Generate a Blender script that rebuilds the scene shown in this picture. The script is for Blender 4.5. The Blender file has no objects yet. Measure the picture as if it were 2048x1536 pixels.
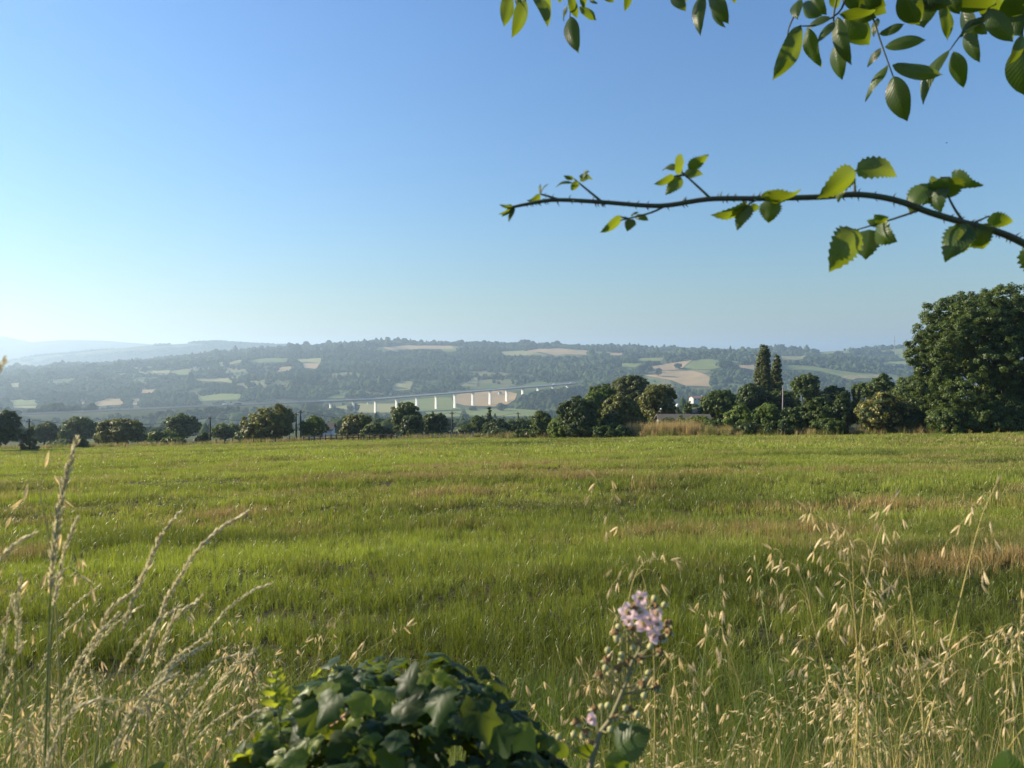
import bpy, bmesh, math
import numpy as np
from mathutils import Vector
R = math.radians
rs = np.random.default_rng

# ------------------------------------------------------------------ camera, sky, sun, exposure
S = bpy.context.scene
FPX = 1420.0            # focal length in pixels of a 2048 wide frame
PITCH = math.atan((768 - 715) / FPX)
cd = bpy.data.cameras.new('camera'); cam = bpy.data.objects.new('camera', cd)
S.collection.objects.link(cam); S.camera = cam
cd.sensor_width = 34.6; cd.lens = 34.6 * FPX / 2048; cd.clip_start = 0.05; cd.clip_end = 60000
cam.location = (0, 0, 0); cam.rotation_euler = (math.pi / 2 - PITCH, 0, 0)
cd.dof.use_dof = True; cd.dof.focus_distance = 45; cd.dof.aperture_fstop = 6.5

SUN_AZ, SUN_EL = 72.0, 25.0          # degrees to the left of the view, degrees up
W = bpy.data.worlds.new('World'); S.world = W; W.use_nodes = True
wn = W.node_tree; bg = wn.nodes['Background']
sky = wn.nodes.new('ShaderNodeTexSky'); sky.sky_type = 'NISHITA'; sky.sun_disc = False
sky.sun_elevation = R(SUN_EL); sky.sun_rotation = R(-SUN_AZ); sky.altitude = 300
sky.air_density = 1.8; sky.dust_density = 0.3; sky.ozone_density = 4.0
wb = wn.nodes.new('ShaderNodeMix'); wb.data_type = 'RGBA'; wb.blend_type = 'MULTIPLY'; wb.inputs['Factor'].default_value = 1
wb.inputs[7].default_value = (.74, 1.02, 1.46, 1)          # white balance of the sky
wn.links.new(sky.outputs[0], wb.inputs[6]); wn.links.new(wb.outputs[2], bg.inputs[0]); bg.inputs[1].default_value = 0.06
sl = bpy.data.lights.new('sun', 'SUN'); sl.energy = 5.0; sl.angle = R(0.5); sl.color = (1.0, 0.86, 0.66)
sun = bpy.data.objects.new('sun', sl); S.collection.objects.link(sun)
sd = Vector((-math.sin(R(SUN_AZ)) * math.cos(R(SUN_EL)), math.cos(R(SUN_AZ)) * math.cos(R(SUN_EL)), math.sin(R(SUN_EL))))
sun.rotation_euler = sd.to_track_quat('Z', 'Y').to_euler()
S.view_settings.view_transform = 'Standard'; S.view_settings.look = 'None'
S.view_settings.exposure = 0.92; S.view_settings.gamma = 1.0
S.render.engine = 'CYCLES'
S.cycles.use_denoising = True; S.cycles.use_adaptive_sampling = False
S.cycles.max_bounces = 8; S.cycles.volume_bounces = 1; S.cycles.transparent_max_bounces = 8
HAZE_DENSITY, HAZE_G = 0.00017, 0.38

# ------------------------------------------------------------------ helpers
def ray(px, py):
    cx = (np.asarray(px, float) - 1024) / FPX; cy = -(np.asarray(py, float) - 768) / FPX
    c, s = math.cos(PITCH), math.sin(PITCH)
    return cx, c + cy * s, -s + cy * c
def at(px, py, Y):
    x, y, z = ray(px, py); k = Y / y
    return np.array([x * k, Y + 0 * x, z * k]).T if np.ndim(x) else np.array([x * k, Y, z * k])
def proj(x, y, z):
    c, s = math.cos(PITCH), math.sin(PITCH)
    d = y * c - z * s; u = y * s + z * c
    return 1024 + FPX * x / d, 768 - FPX * u / d
def hsh(ix, iy, seed):
    n = (ix.astype(np.int64) * 374761393 + iy.astype(np.int64) * 668265263 + seed * 974634757) & 0x7fffffff
    n = ((n ^ (n >> 13)) * 1274126177) & 0x7fffffff
    return ((n ^ (n >> 16)) & 0xffff) / 65535.0
def vn(x, y, seed=0):
    x = np.asarray(x, float); y = np.asarray(y, float)
    ix, iy = np.floor(x), np.floor(y); fx, fy = x - ix, y - iy
    fx = fx * fx * (3 - 2 * fx); fy = fy * fy * (3 - 2 * fy)
    a, b = hsh(ix, iy, seed), hsh(ix + 1, iy, seed); c, d = hsh(ix, iy + 1, seed), hsh(ix + 1, iy + 1, seed)
    return (a + (b - a) * fx) * (1 - fy) + (c + (d - c) * fx) * fy
def fbm(x, y, seed=0, o=4):
    s = 0; a = .5; t = 0
    for i in range(o):
        s = s + a * vn(np.asarray(x) * 2 ** i, np.asarray(y) * 2 ** i, seed + i * 17); t += a; a *= .5
    return s / t
def sstep(a, b, x):
    t = np.clip((np.asarray(x, float) - a) / (b - a), 0, 1); return t * t * (3 - 2 * t)
def smax(a, b, k):
    h = np.clip(.5 + .5 * (a - b) / k, 0, 1); return b + (a - b) * h + k * h * (1 - h)

def raw_mesh(name, V, F, mat, smooth=False, tint=None, uv=None):
    V = np.asarray(V, np.float32).reshape(-1, 3)
    me = bpy.data.meshes.new(name)
    if isinstance(F, np.ndarray):
        n, k = F.shape
        me.vertices.add(len(V)); me.vertices.foreach_set('co', V.ravel())
        me.loops.add(n * k); me.loops.foreach_set('vertex_index', F.astype(np.int32).ravel())
        me.polygons.add(n); me.polygons.foreach_set('loop_start', (np.arange(n) * k).astype(np.int32))
        me.update(calc_edges=True)
    else:
        me.from_pydata(V.tolist(), [], [tuple(int(i) for i in f) for f in F]); me.update()
    if smooth: me.polygons.foreach_set('use_smooth', np.ones(len(me.polygons), bool))
    if tint is not None:
        a = me.attributes.new('tint', 'FLOAT', 'POINT'); a.data.foreach_set('value', np.asarray(tint, np.float32))
    if uv is not None:
        l = me.uv_layers.new(name='UVMap'); vi = np.zeros(len(me.loops), np.int32); me.loops.foreach_get('vertex_index', vi)
        l.data.foreach_set('uv', np.asarray(uv, np.float32)[vi].ravel())
    if mat: me.materials.append(mat)
    return me
def wloc(o):
    v = np.zeros(3)
    while o is not None: v = v + np.array(o.location); o = o.parent
    return v
def part(name, V, F, mat, parent=None, smooth=False, tint=None, uv=None):
    V = np.asarray(V, float).reshape(-1, 3)
    if parent is not None: V = V - wloc(parent)
    o = bpy.data.objects.new(name, raw_mesh(name, V, F, mat, smooth, tint, uv))
    S.collection.objects.link(o)
    if parent is not None: o.parent = parent
    return o
def empty(name, loc, label, cat, group=None):
    o = bpy.data.objects.new(name, None); o.empty_display_size = .2; S.collection.objects.link(o)
    o.location = [float(q) for q in loc]; tag(o, label, cat, group); return o
def tag(o, label=None, cat=None, group=None, kind=None):
    if label: o['label'] = label
    if cat: o['category'] = cat
    if group: o['group'] = group
    if kind: o['kind'] = kind
    return o
class MB:
    """collects pieces into one mesh"""
    def __init__(s): s.V = []; s.F = []; s.n = 0; s.U = []; s.T = []
    def add(s, V, F, uv=None, t=0.0):
        V = np.asarray(V, float); s.V.append(V); s.F += [tuple(i + s.n for i in f) for f in F]; s.n += len(V)
        s.U.append(np.zeros((len(V), 2)) if uv is None else np.asarray(uv)); s.T.append(np.full(len(V), t)); return s
    def tube(s, P, r, n=6, cap=True):
        V, F = tube(P, r, n, cap); return s.add(V, F)
    def box(s, c, d, rz=0.0):
        V, F = box(c, d, rz); return s.add(V, F)
    def build(s, name, mat, parent=None, smooth=False):
        return part(name, np.concatenate(s.V), s.F, mat, parent, smooth, np.concatenate(s.T), np.concatenate(s.U))
def nrm(v):
    v = np.asarray(v, float); return v / (np.linalg.norm(v, axis=-1, keepdims=True) + 1e-12)
def tube(P, r, n=6, cap=True):
    P = np.asarray(P, float); m = len(P); r = np.broadcast_to(np.asarray(r, float), (m,))
    T = nrm(np.gradient(P, axis=0)); a = np.array([0, 0, 1.0]) if abs(T[0][2]) < .9 else np.array([1.0, 0, 0])
    V = []
    u = nrm(np.cross(T[0], a))
    for i in range(m):
        u = nrm(u - T[i] * np.dot(u, T[i])); w = np.cross(T[i], u)
        th = np.arange(n) * 2 * math.pi / n
        V.append(P[i] + r[i] * (np.cos(th)[:, None] * u + np.sin(th)[:, None] * w))
    F = [(i * n + j, i * n + (j + 1) % n, (i + 1) * n + (j + 1) % n, (i + 1) * n + j) for i in range(m - 1) for j in range(n)]
    if cap: F += [tuple(range(n - 1, -1, -1)), tuple((m - 1) * n + j for j in range(n))]
    return np.concatenate(V), F
def box(c, d, rz=0.0):
    x, y, z = np.array(d) / 2; V = np.array([(a * x, b * y, e * z) for a in (-1, 1) for b in (-1, 1) for e in (-1, 1)])
    ca, sa = math.cos(rz), math.sin(rz); V = np.stack([V[:, 0] * ca - V[:, 1] * sa, V[:, 0] * sa + V[:, 1] * ca, V[:, 2]], 1) + np.array(c)
    return V, [(0, 1, 3, 2), (4, 6, 7, 5), (0, 4, 5, 1), (2, 3, 7, 6), (0, 2, 6, 4), (1, 5, 7, 3)]
def spline(P, n):
    """Catmull-Rom through P, n samples"""
    P = np.asarray(P, float); Q = np.vstack([2 * P[0] - P[1], P, 2 * P[-1] - P[-2]]); m = len(P) - 1
    o = []
    for t in np.linspace(0, m, n):
        i = min(int(t), m - 1); f = t - i; a, b, c, d = Q[i], Q[i + 1], Q[i + 2], Q[i + 3]
        o.append(.5 * (2 * b + (c - a) * f + (2 * a - 5 * b + 4 * c - d) * f * f + (3 * b - a - 3 * c + d) * f ** 3))
    return np.array(o)

# ------------------------------------------------------------------ materials
def newmat(name):
    m = bpy.data.materials.new(name); m.use_nodes = True; nt = m.node_tree
    for n in list(nt.nodes):
        if n.type != 'OUTPUT_MATERIAL': nt.nodes.remove(n)
    return m, nt, nt.nodes['Material Output'] if 'Material Output' in nt.nodes else nt.nodes[0]
def N(nt, typ, **k):
    n = nt.nodes.new(typ)
    for a, b in k.items(): setattr(n, a, b)
    return n
def rgba(c): return (c[0], c[1], c[2], 1)
def mixc(nt, fac, a, b):
    n = N(nt, 'ShaderNodeMix', data_type='RGBA'); L = nt.links.new
    if hasattr(fac, 'is_linked') or hasattr(fac, 'links'): L(fac, n.inputs['Factor'])
    else: n.inputs['Factor'].default_value = fac
    for v, i in ((a, 6), (b, 7)):
        if hasattr(v, 'links'): L(v, n.inputs[i])
        else: n.inputs[i].default_value = rgba(v)
    return n.outputs[2]
def ramp(nt, x, a, b):
    n = N(nt, 'ShaderNodeMapRange'); nt.links.new(x, n.inputs[0]); n.inputs[1].default_value = a; n.inputs[2].default_value = b
    return n.outputs[0]
def noise(nt, scale, detail=4, co=None, rough=.55):
    n = N(nt, 'ShaderNodeTexNoise'); n.inputs['Scale'].default_value = scale; n.inputs['Detail'].default_value = detail; n.inputs['Roughness'].default_value = rough
    if co is not None: nt.links.new(co, n.inputs['Vector'])
    return n.outputs[0]
def objco(nt): return N(nt, 'ShaderNodeTexCoord').outputs['Object']
def plain(name, c, rough=.7, c2=None, scale=5.0, spec=.3, metal=0.0, bump=0.0):
    m, nt, out = newmat(name); p = N(nt, 'ShaderNodeBsdfPrincipled'); p.inputs['Roughness'].default_value = rough
    p.inputs['Specular IOR Level'].default_value = spec; p.inputs['Metallic'].default_value = metal
    co = objco(nt); nz = noise(nt, scale, 6, co)
    col = mixc(nt, ramp(nt, nz, .3, .7), c, c2 if c2 else [q * .75 for q in c])
    nt.links.new(col, p.inputs['Base Color'])
    if bump:
        b = N(nt, 'ShaderNodeBump'); b.inputs['Strength'].default_value = bump; nt.links.new(noise(nt, scale * 4, 5, co), b.inputs['Height']); nt.links.new(b.outputs[0], p.inputs['Normal'])
    nt.links.new(p.outputs[0], out.inputs[0]); return m
def leafmat(name, c1, c2, tr, tfac=.4, rough=.5, spec=.3, dry=None, inst=False, vein=0.0, palm=False, inst_k=None, vcol=(.3, .38, .12), pale=None):
    """leaf: diffuse + gloss on the face, translucent glow when the sun is behind it"""
    m, nt, out = newmat(name); L = nt.links.new
    a = N(nt, 'ShaderNodeAttribute', attribute_name='tint'); a.attribute_type = 'INSTANCER' if inst == 'only' else 'GEOMETRY'
    col = mixc(nt, a.outputs['Fac'], c1, c2); trc = mixc(nt, a.outputs['Fac'], tr, [q * 1.25 for q in tr])
    if inst is True:
        a2 = N(nt, 'ShaderNodeAttribute', attribute_name='shade'); a2.attribute_type = 'INSTANCER'
        hs = mixc(nt, a2.outputs['Fac'], [q * .55 for q in c1], [min(1, q * 1.7) for q in c2])
        if inst_k: hs = mixc(nt, a2.outputs['Fac'], inst_k[0], inst_k[1])
        col = mixc(nt, inst_k[2] if inst_k else .75, col, hs)
        if inst_k: trc = mixc(nt, a2.outputs['Fac'], [q * .45 for q in tr], [q * 1.25 for q in tr])
    if dry:
        d = N(nt, 'ShaderNodeAttribute', attribute_name='dry'); d.attribute_type = 'INSTANCER'
        df = N(nt, 'ShaderNodeMath', operation='ADD'); L(d.outputs['Fac'], df.inputs[0]); 
        o = N(nt, 'ShaderNodeMath', operation='MULTIPLY_ADD'); L(a.outputs['Fac'], o.inputs[0]); o.inputs[1].default_value = .9; o.inputs[2].default_value = -.45
        L(o.outputs[0], df.inputs[1]); f = ramp(nt, df.outputs[0], .35, .8)
        col = mixc(nt, f, col, dry); trc = mixc(nt, f, trc, [q * 1.0 for q in dry])
    p = N(nt, 'ShaderNodeBsdfPrincipled'); p.inputs['Roughness'].default_value = rough; p.inputs['Specular IOR Level'].default_value = spec
    if vein:
        uv = N(nt, 'ShaderNodeUVMap'); sx = N(nt, 'ShaderNodeSeparateXYZ'); L(uv.outputs[0], sx.inputs[0])
        def M(op, x, y, z=None):
            n = N(nt, 'ShaderNodeMath', operation=op)
            for i, v in enumerate((x, y, z)):
                if v is None: continue
                if hasattr(v, 'links'): L(v, n.inputs[i])
                else: n.inputs[i].default_value = v
            return n.outputs[0]
        av = M('ABSOLUTE', sx.outputs[1], 0)
        ph = M('FRACT', M('MULTIPLY_ADD', M('MULTIPLY_ADD', av, -.28, sx.outputs[0]), 11.0, 20.0), 0)
        tri = M('ABSOLUTE', M('SUBTRACT', ph, .5), 0)
        line = M('SUBTRACT', 1, M('SMOOTH_MIN', M('MULTIPLY', tri, 7.0), 1.0, .2))
        mid = M('SUBTRACT', 1, M('SMOOTH_MIN', M('MULTIPLY', av, 16.0), 1.0, .2))
        vv = M('MAXIMUM', M('MULTIPLY', line, .55), mid)
        if palm:        # veins fan out from the leaf base
            rr_ = M('SQRT', M('MULTIPLY_ADD', sx.outputs[0], sx.outputs[0], M('MULTIPLY', sx.outputs[1], sx.outputs[1])), 0)
            an = M('ARCTAN2', sx.outputs[1], M('ADD', sx.outputs[0], .04)); fr = M('ABSOLUTE', M('SUBTRACT', M('FRACT', M('MULTIPLY_ADD', an, 1.55, 20.5), 0), .5), 0)
            tri = M('MULTIPLY', fr, .3); vv = M('SUBTRACT', 1, M('SMOOTH_MIN', M('MULTIPLY', M('MULTIPLY', fr, rr_), 30.0), 1.0, .2))
        col = mixc(nt, M('MULTIPLY', vv, vein), col, vcol)
        trc = mixc(nt, M('MULTIPLY', vv, vein), trc, [q * .6 for q in tr])
        nz = noise(nt, 60, 3, objco(nt)); bump = N(nt, 'ShaderNodeBump'); bump.inputs['Strength'].default_value = .5; bump.inputs['Distance'].default_value = .002
        hh = M('MULTIPLY_ADD', tri, .9, M('MULTIPLY', nz, .5)); L(hh, bump.inputs['Height']); L(bump.outputs[0], p.inputs['Normal'])
    if vein:
        sp_ = noise(nt, 34, 2, objco(nt)); col = mixc(nt, M('MULTIPLY', ramp(nt, sp_, .66, .74), .6), col, (.10, .07, .03)); col = mixc(nt, M('MULTIPLY', ramp(nt, noise(nt, 14, 3, objco(nt)), .4, .7), .45), col, [q * .5 for q in c1])
    if pale:
        g = N(nt, 'ShaderNodeNewGeometry'); col = mixc(nt, g.outputs['Backfacing'], col, pale)
    L(col, p.inputs['Base Color'])
    t = N(nt, 'ShaderNodeBsdfTranslucent'); L(trc, t.inputs[0])
    mx = N(nt, 'ShaderNodeMixShader'); mx.inputs[0].default_value = tfac; L(p.outputs[0], mx.inputs[1]); L(t.outputs[0], mx.inputs[2])
    L(mx.outputs[0], out.inputs[0]); return m

M = {}
M['bark'] = plain('bark', (.09, .07, .05), .9, (.05, .04, .03), 8, .1, bump=.5)
M['twig'] = plain('twig', (.10, .12, .05), .7, (.07, .06, .03), 40, .2)
M['cane'] = plain('cane', (.055, .095, .03), .5, (.09, .06, .035), 60, .35)
M['pole'] = plain('pole_wood', (.06, .055, .05), .9, (.09, .08, .07), 3)
M['concrete'] = plain('concrete', (.82, .80, .75), .85, (.74, .72, .67), .12)
M['deck'] = plain('deck_concrete', (.34, .35, .35), .85, (.28, .29, .29), .1)
M['post'] = plain('post_concrete', (.55, .54, .50), .9, (.38, .37, .34), 4)
M['darkwood'] = plain('dark_wood', (.05, .045, .04), .9, (.08, .07, .06), 3)
M['wire'] = plain('wire', (.05, .05, .05), .6)
M['white'] = plain('white_render', (.80, .79, .76), .8, (.68, .66, .62), .8)
M['greywhite'] = plain('hazed_render', (.58, .56, .53), .85, (.48, .46, .43), .8)  # white wall greyed, its dimming by haze put into the colour
M['roof'] = plain('roof_tile', (.33, .20, .14), .85, (.24, .15, .11), 2, bump=.3)
M['slate'] = plain('weathered_tile', (.13, .112, .095), .9, (.09, .08, .07), 1.5, bump=.3)
M['stone'] = plain('granite_wall', (.26, .245, .22), .95, (.17, .16, .145), 3, bump=.5)
M['glass'] = plain('window_glass', (.03, .04, .05), .15, spec=.6)
M['globe'] = plain('white_globe', (.85, .85, .83), .3, (.8, .8, .78), 3)
M['tarmac'] = plain('asphalt', (.10, .10, .105), .9, (.08, .08, .08), .3)
M['rail'] = plain('galvanised_rail', (.24, .25, .26), .5, metal=.3)
M['paint'] = plain('white_paint', (.8, .8, .8), .4)
M['bluepaint'] = plain('blue_paint', (.06, .09, .16), .4)
M['rubber'] = plain('rubber', (.03, .03, .03), .8)
M['mast'] = plain('mast_steel', (.30, .25, .25), .6)
M['feather'] = plain('dark_feather', (.03, .03, .035), .8)

M['oak'] = leafmat('oak_leaf', (.040, .066, .016), (.100, .142, .030), (.16, .21, .026), .32)
M['chestnut'] = leafmat('chestnut_leaf', (.055, .082, .018), (.22, .205, .055), (.22, .24, .035), .32)
M['dark'] = leafmat('dark_leaf', (.028, .050, .015), (.080, .110, .028), (.11, .16, .02), .28)
M['bright'] = leafmat('bright_leaf', (.060, .105, .020), (.17, .22, .045), (.24, .31, .035), .34)
M['flowering'] = leafmat('yellow_flower_leaf', (.04, .066, .016), (.62, .52, .16), (.34, .32, .07), .3)
M['poplar'] = leafmat('poplar_leaf', (.055, .075, .024), (.14, .155, .05), (.18, .20, .03), .30)
M['pale'] = leafmat('pale_leaf', (.075, .105, .040), (.14, .17, .07), (.18, .23, .05), .32)
M['far'] = leafmat('far_foliage', (.040, .062, .022), (.066, .090, .030), (.10, .13, .02), .22, .9, 0.0, inst=True)
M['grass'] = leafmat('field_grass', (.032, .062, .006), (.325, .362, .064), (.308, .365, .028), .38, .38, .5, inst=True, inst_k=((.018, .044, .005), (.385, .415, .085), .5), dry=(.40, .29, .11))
M['drygrass'] = leafmat('dry_grass', (.46, .33, .13), (.62, .49, .25), (.50, .36, .13), .35, .6, .25)
M['bankgrass'] = leafmat('bank_grass', (.032, .068, .012), (.115, .16, .032), (.19, .26, .025), .38, .45, .35, dry=(.52, .38, .17))
M['straw'] = leafmat('oat_husk', (.56, .43, .21), (.80, .68, .42), (.74, .57, .27), .42, .45, .35)
M['spike'] = leafmat('grass_spike', (.58, .51, .32), (.84, .78, .57), (.74, .66, .38), .40, .5, .3)
M['stem_y'] = plain('straw_stem', (.50, .38, .13), .5, (.36, .32, .10), 30)
M['stem_g'] = plain('green_stem', (.14, .20, .05), .5, (.24, .26, .08), 30)
M['walnut'] = leafmat('walnut_leaf', (.022, .045, .010), (.045, .080, .014), (.23, .30, .009), .36, .40, .4, vein=.30, pale=(.045, .07, .022))
M['bramble'] = leafmat('bramble_leaf', (.026, .058, .014), (.055, .095, .02), (.28, .35, .013), .37, .42, .4, vein=.3, pale=(.13, .17, .09))
M['ivy'] = leafmat('ivy_leaf', (.012, .030, .006), (.036, .068, .012), (.22, .29, .012), .24, .48, .22, vein=.6, vcol=(.10, .14, .06), palm=True)
M['ivyy'] = leafmat('ivy_leaf_sunlit', (.085, .135, .014), (.20, .24, .03), (.42, .47, .03), .42, .40, .3, vein=.5, vcol=(.24, .28, .10), palm=True)  # brighter yellow-green ivy leaf, sunlight put into its colour
M['dead'] = plain('dead_leaf', (.30, .14, .05), .7, (.40, .26, .14), 30)
M['petal'] = leafmat('pink_petal', (.92, .62, .60), (.96, .80, .75), (.92, .62, .60), .35, .6, .2)
M['bud'] = plain('green_bud', (.40, .37, .14), .9, (.50, .46, .22), 90)
M['budb'] = plain('brown_bud', (.16, .09, .035), .8, (.24, .15, .06), 120)
M['stemb'] = plain('bramble_stem', (.26, .20, .12), .7, (.20, .22, .09), 50)

# ------------------------------------------------------------------ terrain
VF = -118.0
_rx = [-5000, -2452, -1853, -1494, -1302, -1111, -776, -584, -417, 62, 373, 733, 1020, 1211, 1475, 1618, 1834, 1930, 2452, 5000]
_rz = [-105, -65, -27, 7, 26, 45, 66, 77, 64, 63, 50, 42, 26, 37, 28, 35, 49, 45, 40, 20]
_bx = [-9000, -4600, -4038, -3723, -3250, -2855, -2303, -2106, -1830, -1000, 0, 9000]
_bz = [-118, -110, -65, 6, 53, 92, 116, 106, 90, 50, 20, 20]
_ax = [-12000, -8200, -7211, -6789, -6296, -5803, -5098, -4253, -2000, 12000]
_az = [200, 330, 303, 211, 246, 239, 185, 170, 60, 40]
RD0 = np.array([-289.0, 1500.0]); RDU = np.array([.7757, .6311])        # motorway line in plan
BUMPS = [(620, 2350, 48, 330, 420), (1000, 2420, 30, 300, 420), (100, 1742, 28, 66, 95), (-520, 2150, 14, 260, 200), (1500, 2500, 16, 380, 300), (-150, 2600, 12, 300, 260)]
SWATHS = [(1195, 1800, 1062, .42, 1), (1690, 2120, 1142, .45, 1), (1480, 1720, 1092, .30, .7), (830, 1065, 1052, .42, .55), (780, 1170, 941, .9, .8), (380, 590, 1018, .55, .8), (1220, 1340, 976, .6, .8), (1650, 1840, 1006, .5, .9), (1880, 2110, 1016, .5, .8),
          (800, 1030, 986, .7, .8), (540, 700, 1142, .40, .5), (1420, 1570, 931, 1.0, .7), (-60, 130, 1000, .6, .7), (1060, 1260, 962, .8, .5), (1900, 2110, 975, .8, .7), (250, 420, 1046, .5, .5), (-60, 90, 1120, .4, .6), (1330, 1500, 1150, .35, .5), (1500, 1680, 1240, .25, .5), (1700, 1900, 1330, .25, .6)]
SW = []
for a_, b_, p_, w_, k_ in SWATHS:
    for c_ in (0,):
        xm = ((a_ + b_) / 2 - 1024) / FPX; Yc = 2 / ((p_ - 715) / FPX - .0953 + .026 * xm); SW.append(((a_ - 1024) / FPX * Yc, (b_ - 1024) / FPX * Yc, Yc, w_, k_))
def swath(x, y):
    """rows of old dry grass lying across the field"""
    x = np.asarray(x, float); y = np.asarray(y, float); near_ = (y > 3) & (y < 62) & (np.abs(x) < 60)
    if x.ndim:
        full = np.zeros(x.shape)
        if near_.any(): full[near_] = _swath(x[near_], y[near_])
        return full
    return _swath(x, y) if near_ else 0.0
def _swath(x, y):
    o = np.zeros(np.shape(x))
    for x0_, x1_, Yc, w_, k_ in SW:
        wob = (fbm(np.asarray(x) / 1.6, np.asarray(y) * 0 + Yc, 101, 3) - .5) * 1.6 * w_ * 2; e = (x1_ - x0_) * .22
        o = np.maximum(o, k_ * np.exp(-((y - Yc - wob) / w_) ** 2) * sstep(x0_ - e * .3, x0_ + e, x) * (1 - sstep(x1_ - e, x1_ + e * .3, x)) * np.clip(1.9 * fbm(np.asarray(x) / 1.1, np.asarray(y) / .6, 105, 3) - .25, 0, 1.3))
    return o
def road_z(s): return np.where(s > 0, -87.7 + s * (17.2 / 508), -87.7 - .002 * np.minimum(-s, 900))
def height(x, y):
    x = np.asarray(x, float); y = np.asarray(y, float); r = np.hypot(x, y)
    yy = np.where(y < 0, y * .25, y)
    pl = -2 - .0953 * yy + .026 * x
    near = 1 - sstep(110, 160, r)
    pl = pl + near * sstep(3, 9, r) * (.34 * (fbm(x / 9 + 3, y / 2.6, 5, 3) - .5) + .5 * (fbm(x / 30, y / 18, 9, 2) - .5))
    pl = pl + .08 * swath(x, y)
    pl = pl + .55 * (1 - sstep(1.9, 3.6, y)) * (1 - sstep(4, 9, np.abs(x)))          # bank beside the viewer
    pl = pl + sstep(200, 600, r) * 14 * (fbm(x / 260, y / 260, 21, 3) - .5)
    h = smax(np.maximum(pl, -400), VF + 6 * (fbm(x / 300, y / 300, 3, 3) - .5), 8)
    # motorway spur
    dx, dy = x - RD0[0], y - RD0[1]; s = dx * RDU[0] + dy * RDU[1]; q = -dx * RDU[1] + dy * RDU[0]
    sp = np.exp(-(np.maximum(np.abs(q) - 14, 0) / np.where(q < 0, 75, 110)) ** 2) * (1 - sstep(-185, -108, s))
    h = h + (np.maximum(road_z(s) - .6 - h, 0)) * sp
    # far hillside
    zr = np.interp(x, _rx, _rz); t = np.clip((y - 1640) / (3400 - 1640), 0, 1)
    g = .80 * t + .20 * t * t * (3 - 2 * t)
    c = VF + (zr - VF) * g + 26 * (fbm(x / 330, y / 330, 31, 4) - .5) * sstep(0, .12, t) * (1 - .75 * sstep(.75, 1, t)) + 9 * (fbm(x / 85, y / 85, 37, 2) - .5) * sstep(.03, .15, t) * (1 - .7 * sstep(.75, 1, t))
    c = c - sstep(3420, 4700, y) * (c + 140)
    for bx, by, bh, sx, sy in BUMPS: c = c + bh * np.exp(-((x - bx) / sx) ** 2 - ((y - by) / sy) ** 2)
    h = np.where(y > 1500, smax(h, c, 6), h)
    b = -140 + (np.interp(x, _bx, _bz) + 140) * np.exp(-((y - 5600) / 620) ** 2) + 14 * (fbm(x / 420, y / 420, 41, 3) - .5)
    h = np.where(y > 4200, smax(h, b, 6), h)
    a = -140 + (np.interp(x / .76, _ax, _az) * .76 + 140) * np.exp(-((y - 7600) / 800) ** 2) + 22 * (fbm(x / 900, y / 900, 51, 3) - .5)
    return np.where(y > 6300, smax(h, a, 6), h)

def meadow_mask(x, y):
    x = np.asarray(x, float); y = np.asarray(y, float)
    ci, cj = np.floor(x / 150), np.floor(y / 190); b1 = np.full(x.shape, 1e9); b2 = np.full(x.shape, 1e9); kd = np.zeros(x.shape)
    for di in (-1, 0, 1):
        for dj in (-1, 0, 1):
            qx = (ci + di + .15 + .7 * hsh(ci + di, cj + dj, 81)) * 150; qy = (cj + dj + .15 + .7 * hsh(ci + di, cj + dj, 82)) * 190; dd_ = np.hypot(x - qx, y - qy)
            nw = dd_ < b1; b2 = np.where(nw, b1, np.minimum(b2, dd_)); kd = np.where(nw, hsh(ci + di, cj + dj, 83), kd); b1 = np.where(nw, dd_, b1)
    return (kd < .27) & (b2 - b1 > 22) & (y > 1850) & (y < 3500)
rings = [0.0]; r_ = .6
while r_ < 13000: rings.append(r_); r_ = r_ * 1.011 + .03
rings = np.array(rings)
ang = np.concatenate([np.linspace(-48, 48, 520), np.linspace(48, 312, 130)[1:-1]]); na = len(ang); nr = len(rings)
AA, RR = np.meshgrid(np.radians(ang), rings[1:]); X = RR * np.sin(AA); Y = RR * np.cos(AA)
V = np.concatenate([[[0, 0, float(height(0., 0.))]], np.stack([X.ravel(), Y.ravel(), height(X, Y).ravel()], 1)])
i, j = np.meshgrid(np.arange(nr - 2), np.arange(na), indexing='ij'); j2 = (j + 1) % na
Fq = np.stack([1 + i * na + j, 1 + i * na + j2, 1 + (i + 1) * na + j2, 1 + (i + 1) * na + j], -1).reshape(-1, 4)[:, ::-1]
m, nt, out = newmat('ground_soil_and_turf'); p = N(nt, 'ShaderNodeBsdfPrincipled'); p.inputs['Roughness'].default_value = .95; p.inputs['Specular IOR Level'].default_value = .1
geo = N(nt, 'ShaderNodeNewGeometry').outputs['Position']
n1 = noise(nt, .012, 6, geo); n2 = noise(nt, .4, 6, geo); n3 = noise(nt, .004, 3, geo)
c0 = mixc(nt, ramp(nt, n2, .35, .65), (.030, .036, .012), (.055, .042, .02))
c1 = mixc(nt, ramp(nt, n1, .42, .62), (.045, .065, .022), (.08, .095, .035))
att = N(nt, 'ShaderNodeAttribute', attribute_name='meadow'); c1 = mixc(nt, att.outputs['Fac'], c1, mixc(nt, ramp(nt, noise(nt, .006, 2, geo), .45, .55), (.095, .13, .043), (.17, .165, .072)))
ln = N(nt, 'ShaderNodeVectorMath', operation='LENGTH'); nt.links.new(geo, ln.inputs[0])
nt.links.new(mixc(nt, ramp(nt, ln.outputs['Value'], 130, 300), c0, c1), p.inputs['Base Color']); nt.links.new(p.outputs[0], out.inputs[0])
M['ground'] = m
g = part('ground', V, Fq, m, None, True)
a_ = g.data.attributes.new('meadow', 'FLOAT', 'POINT'); a_.data.foreach_set('value', meadow_mask(V[:, 0], V[:, 1]).astype(np.float32))
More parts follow.
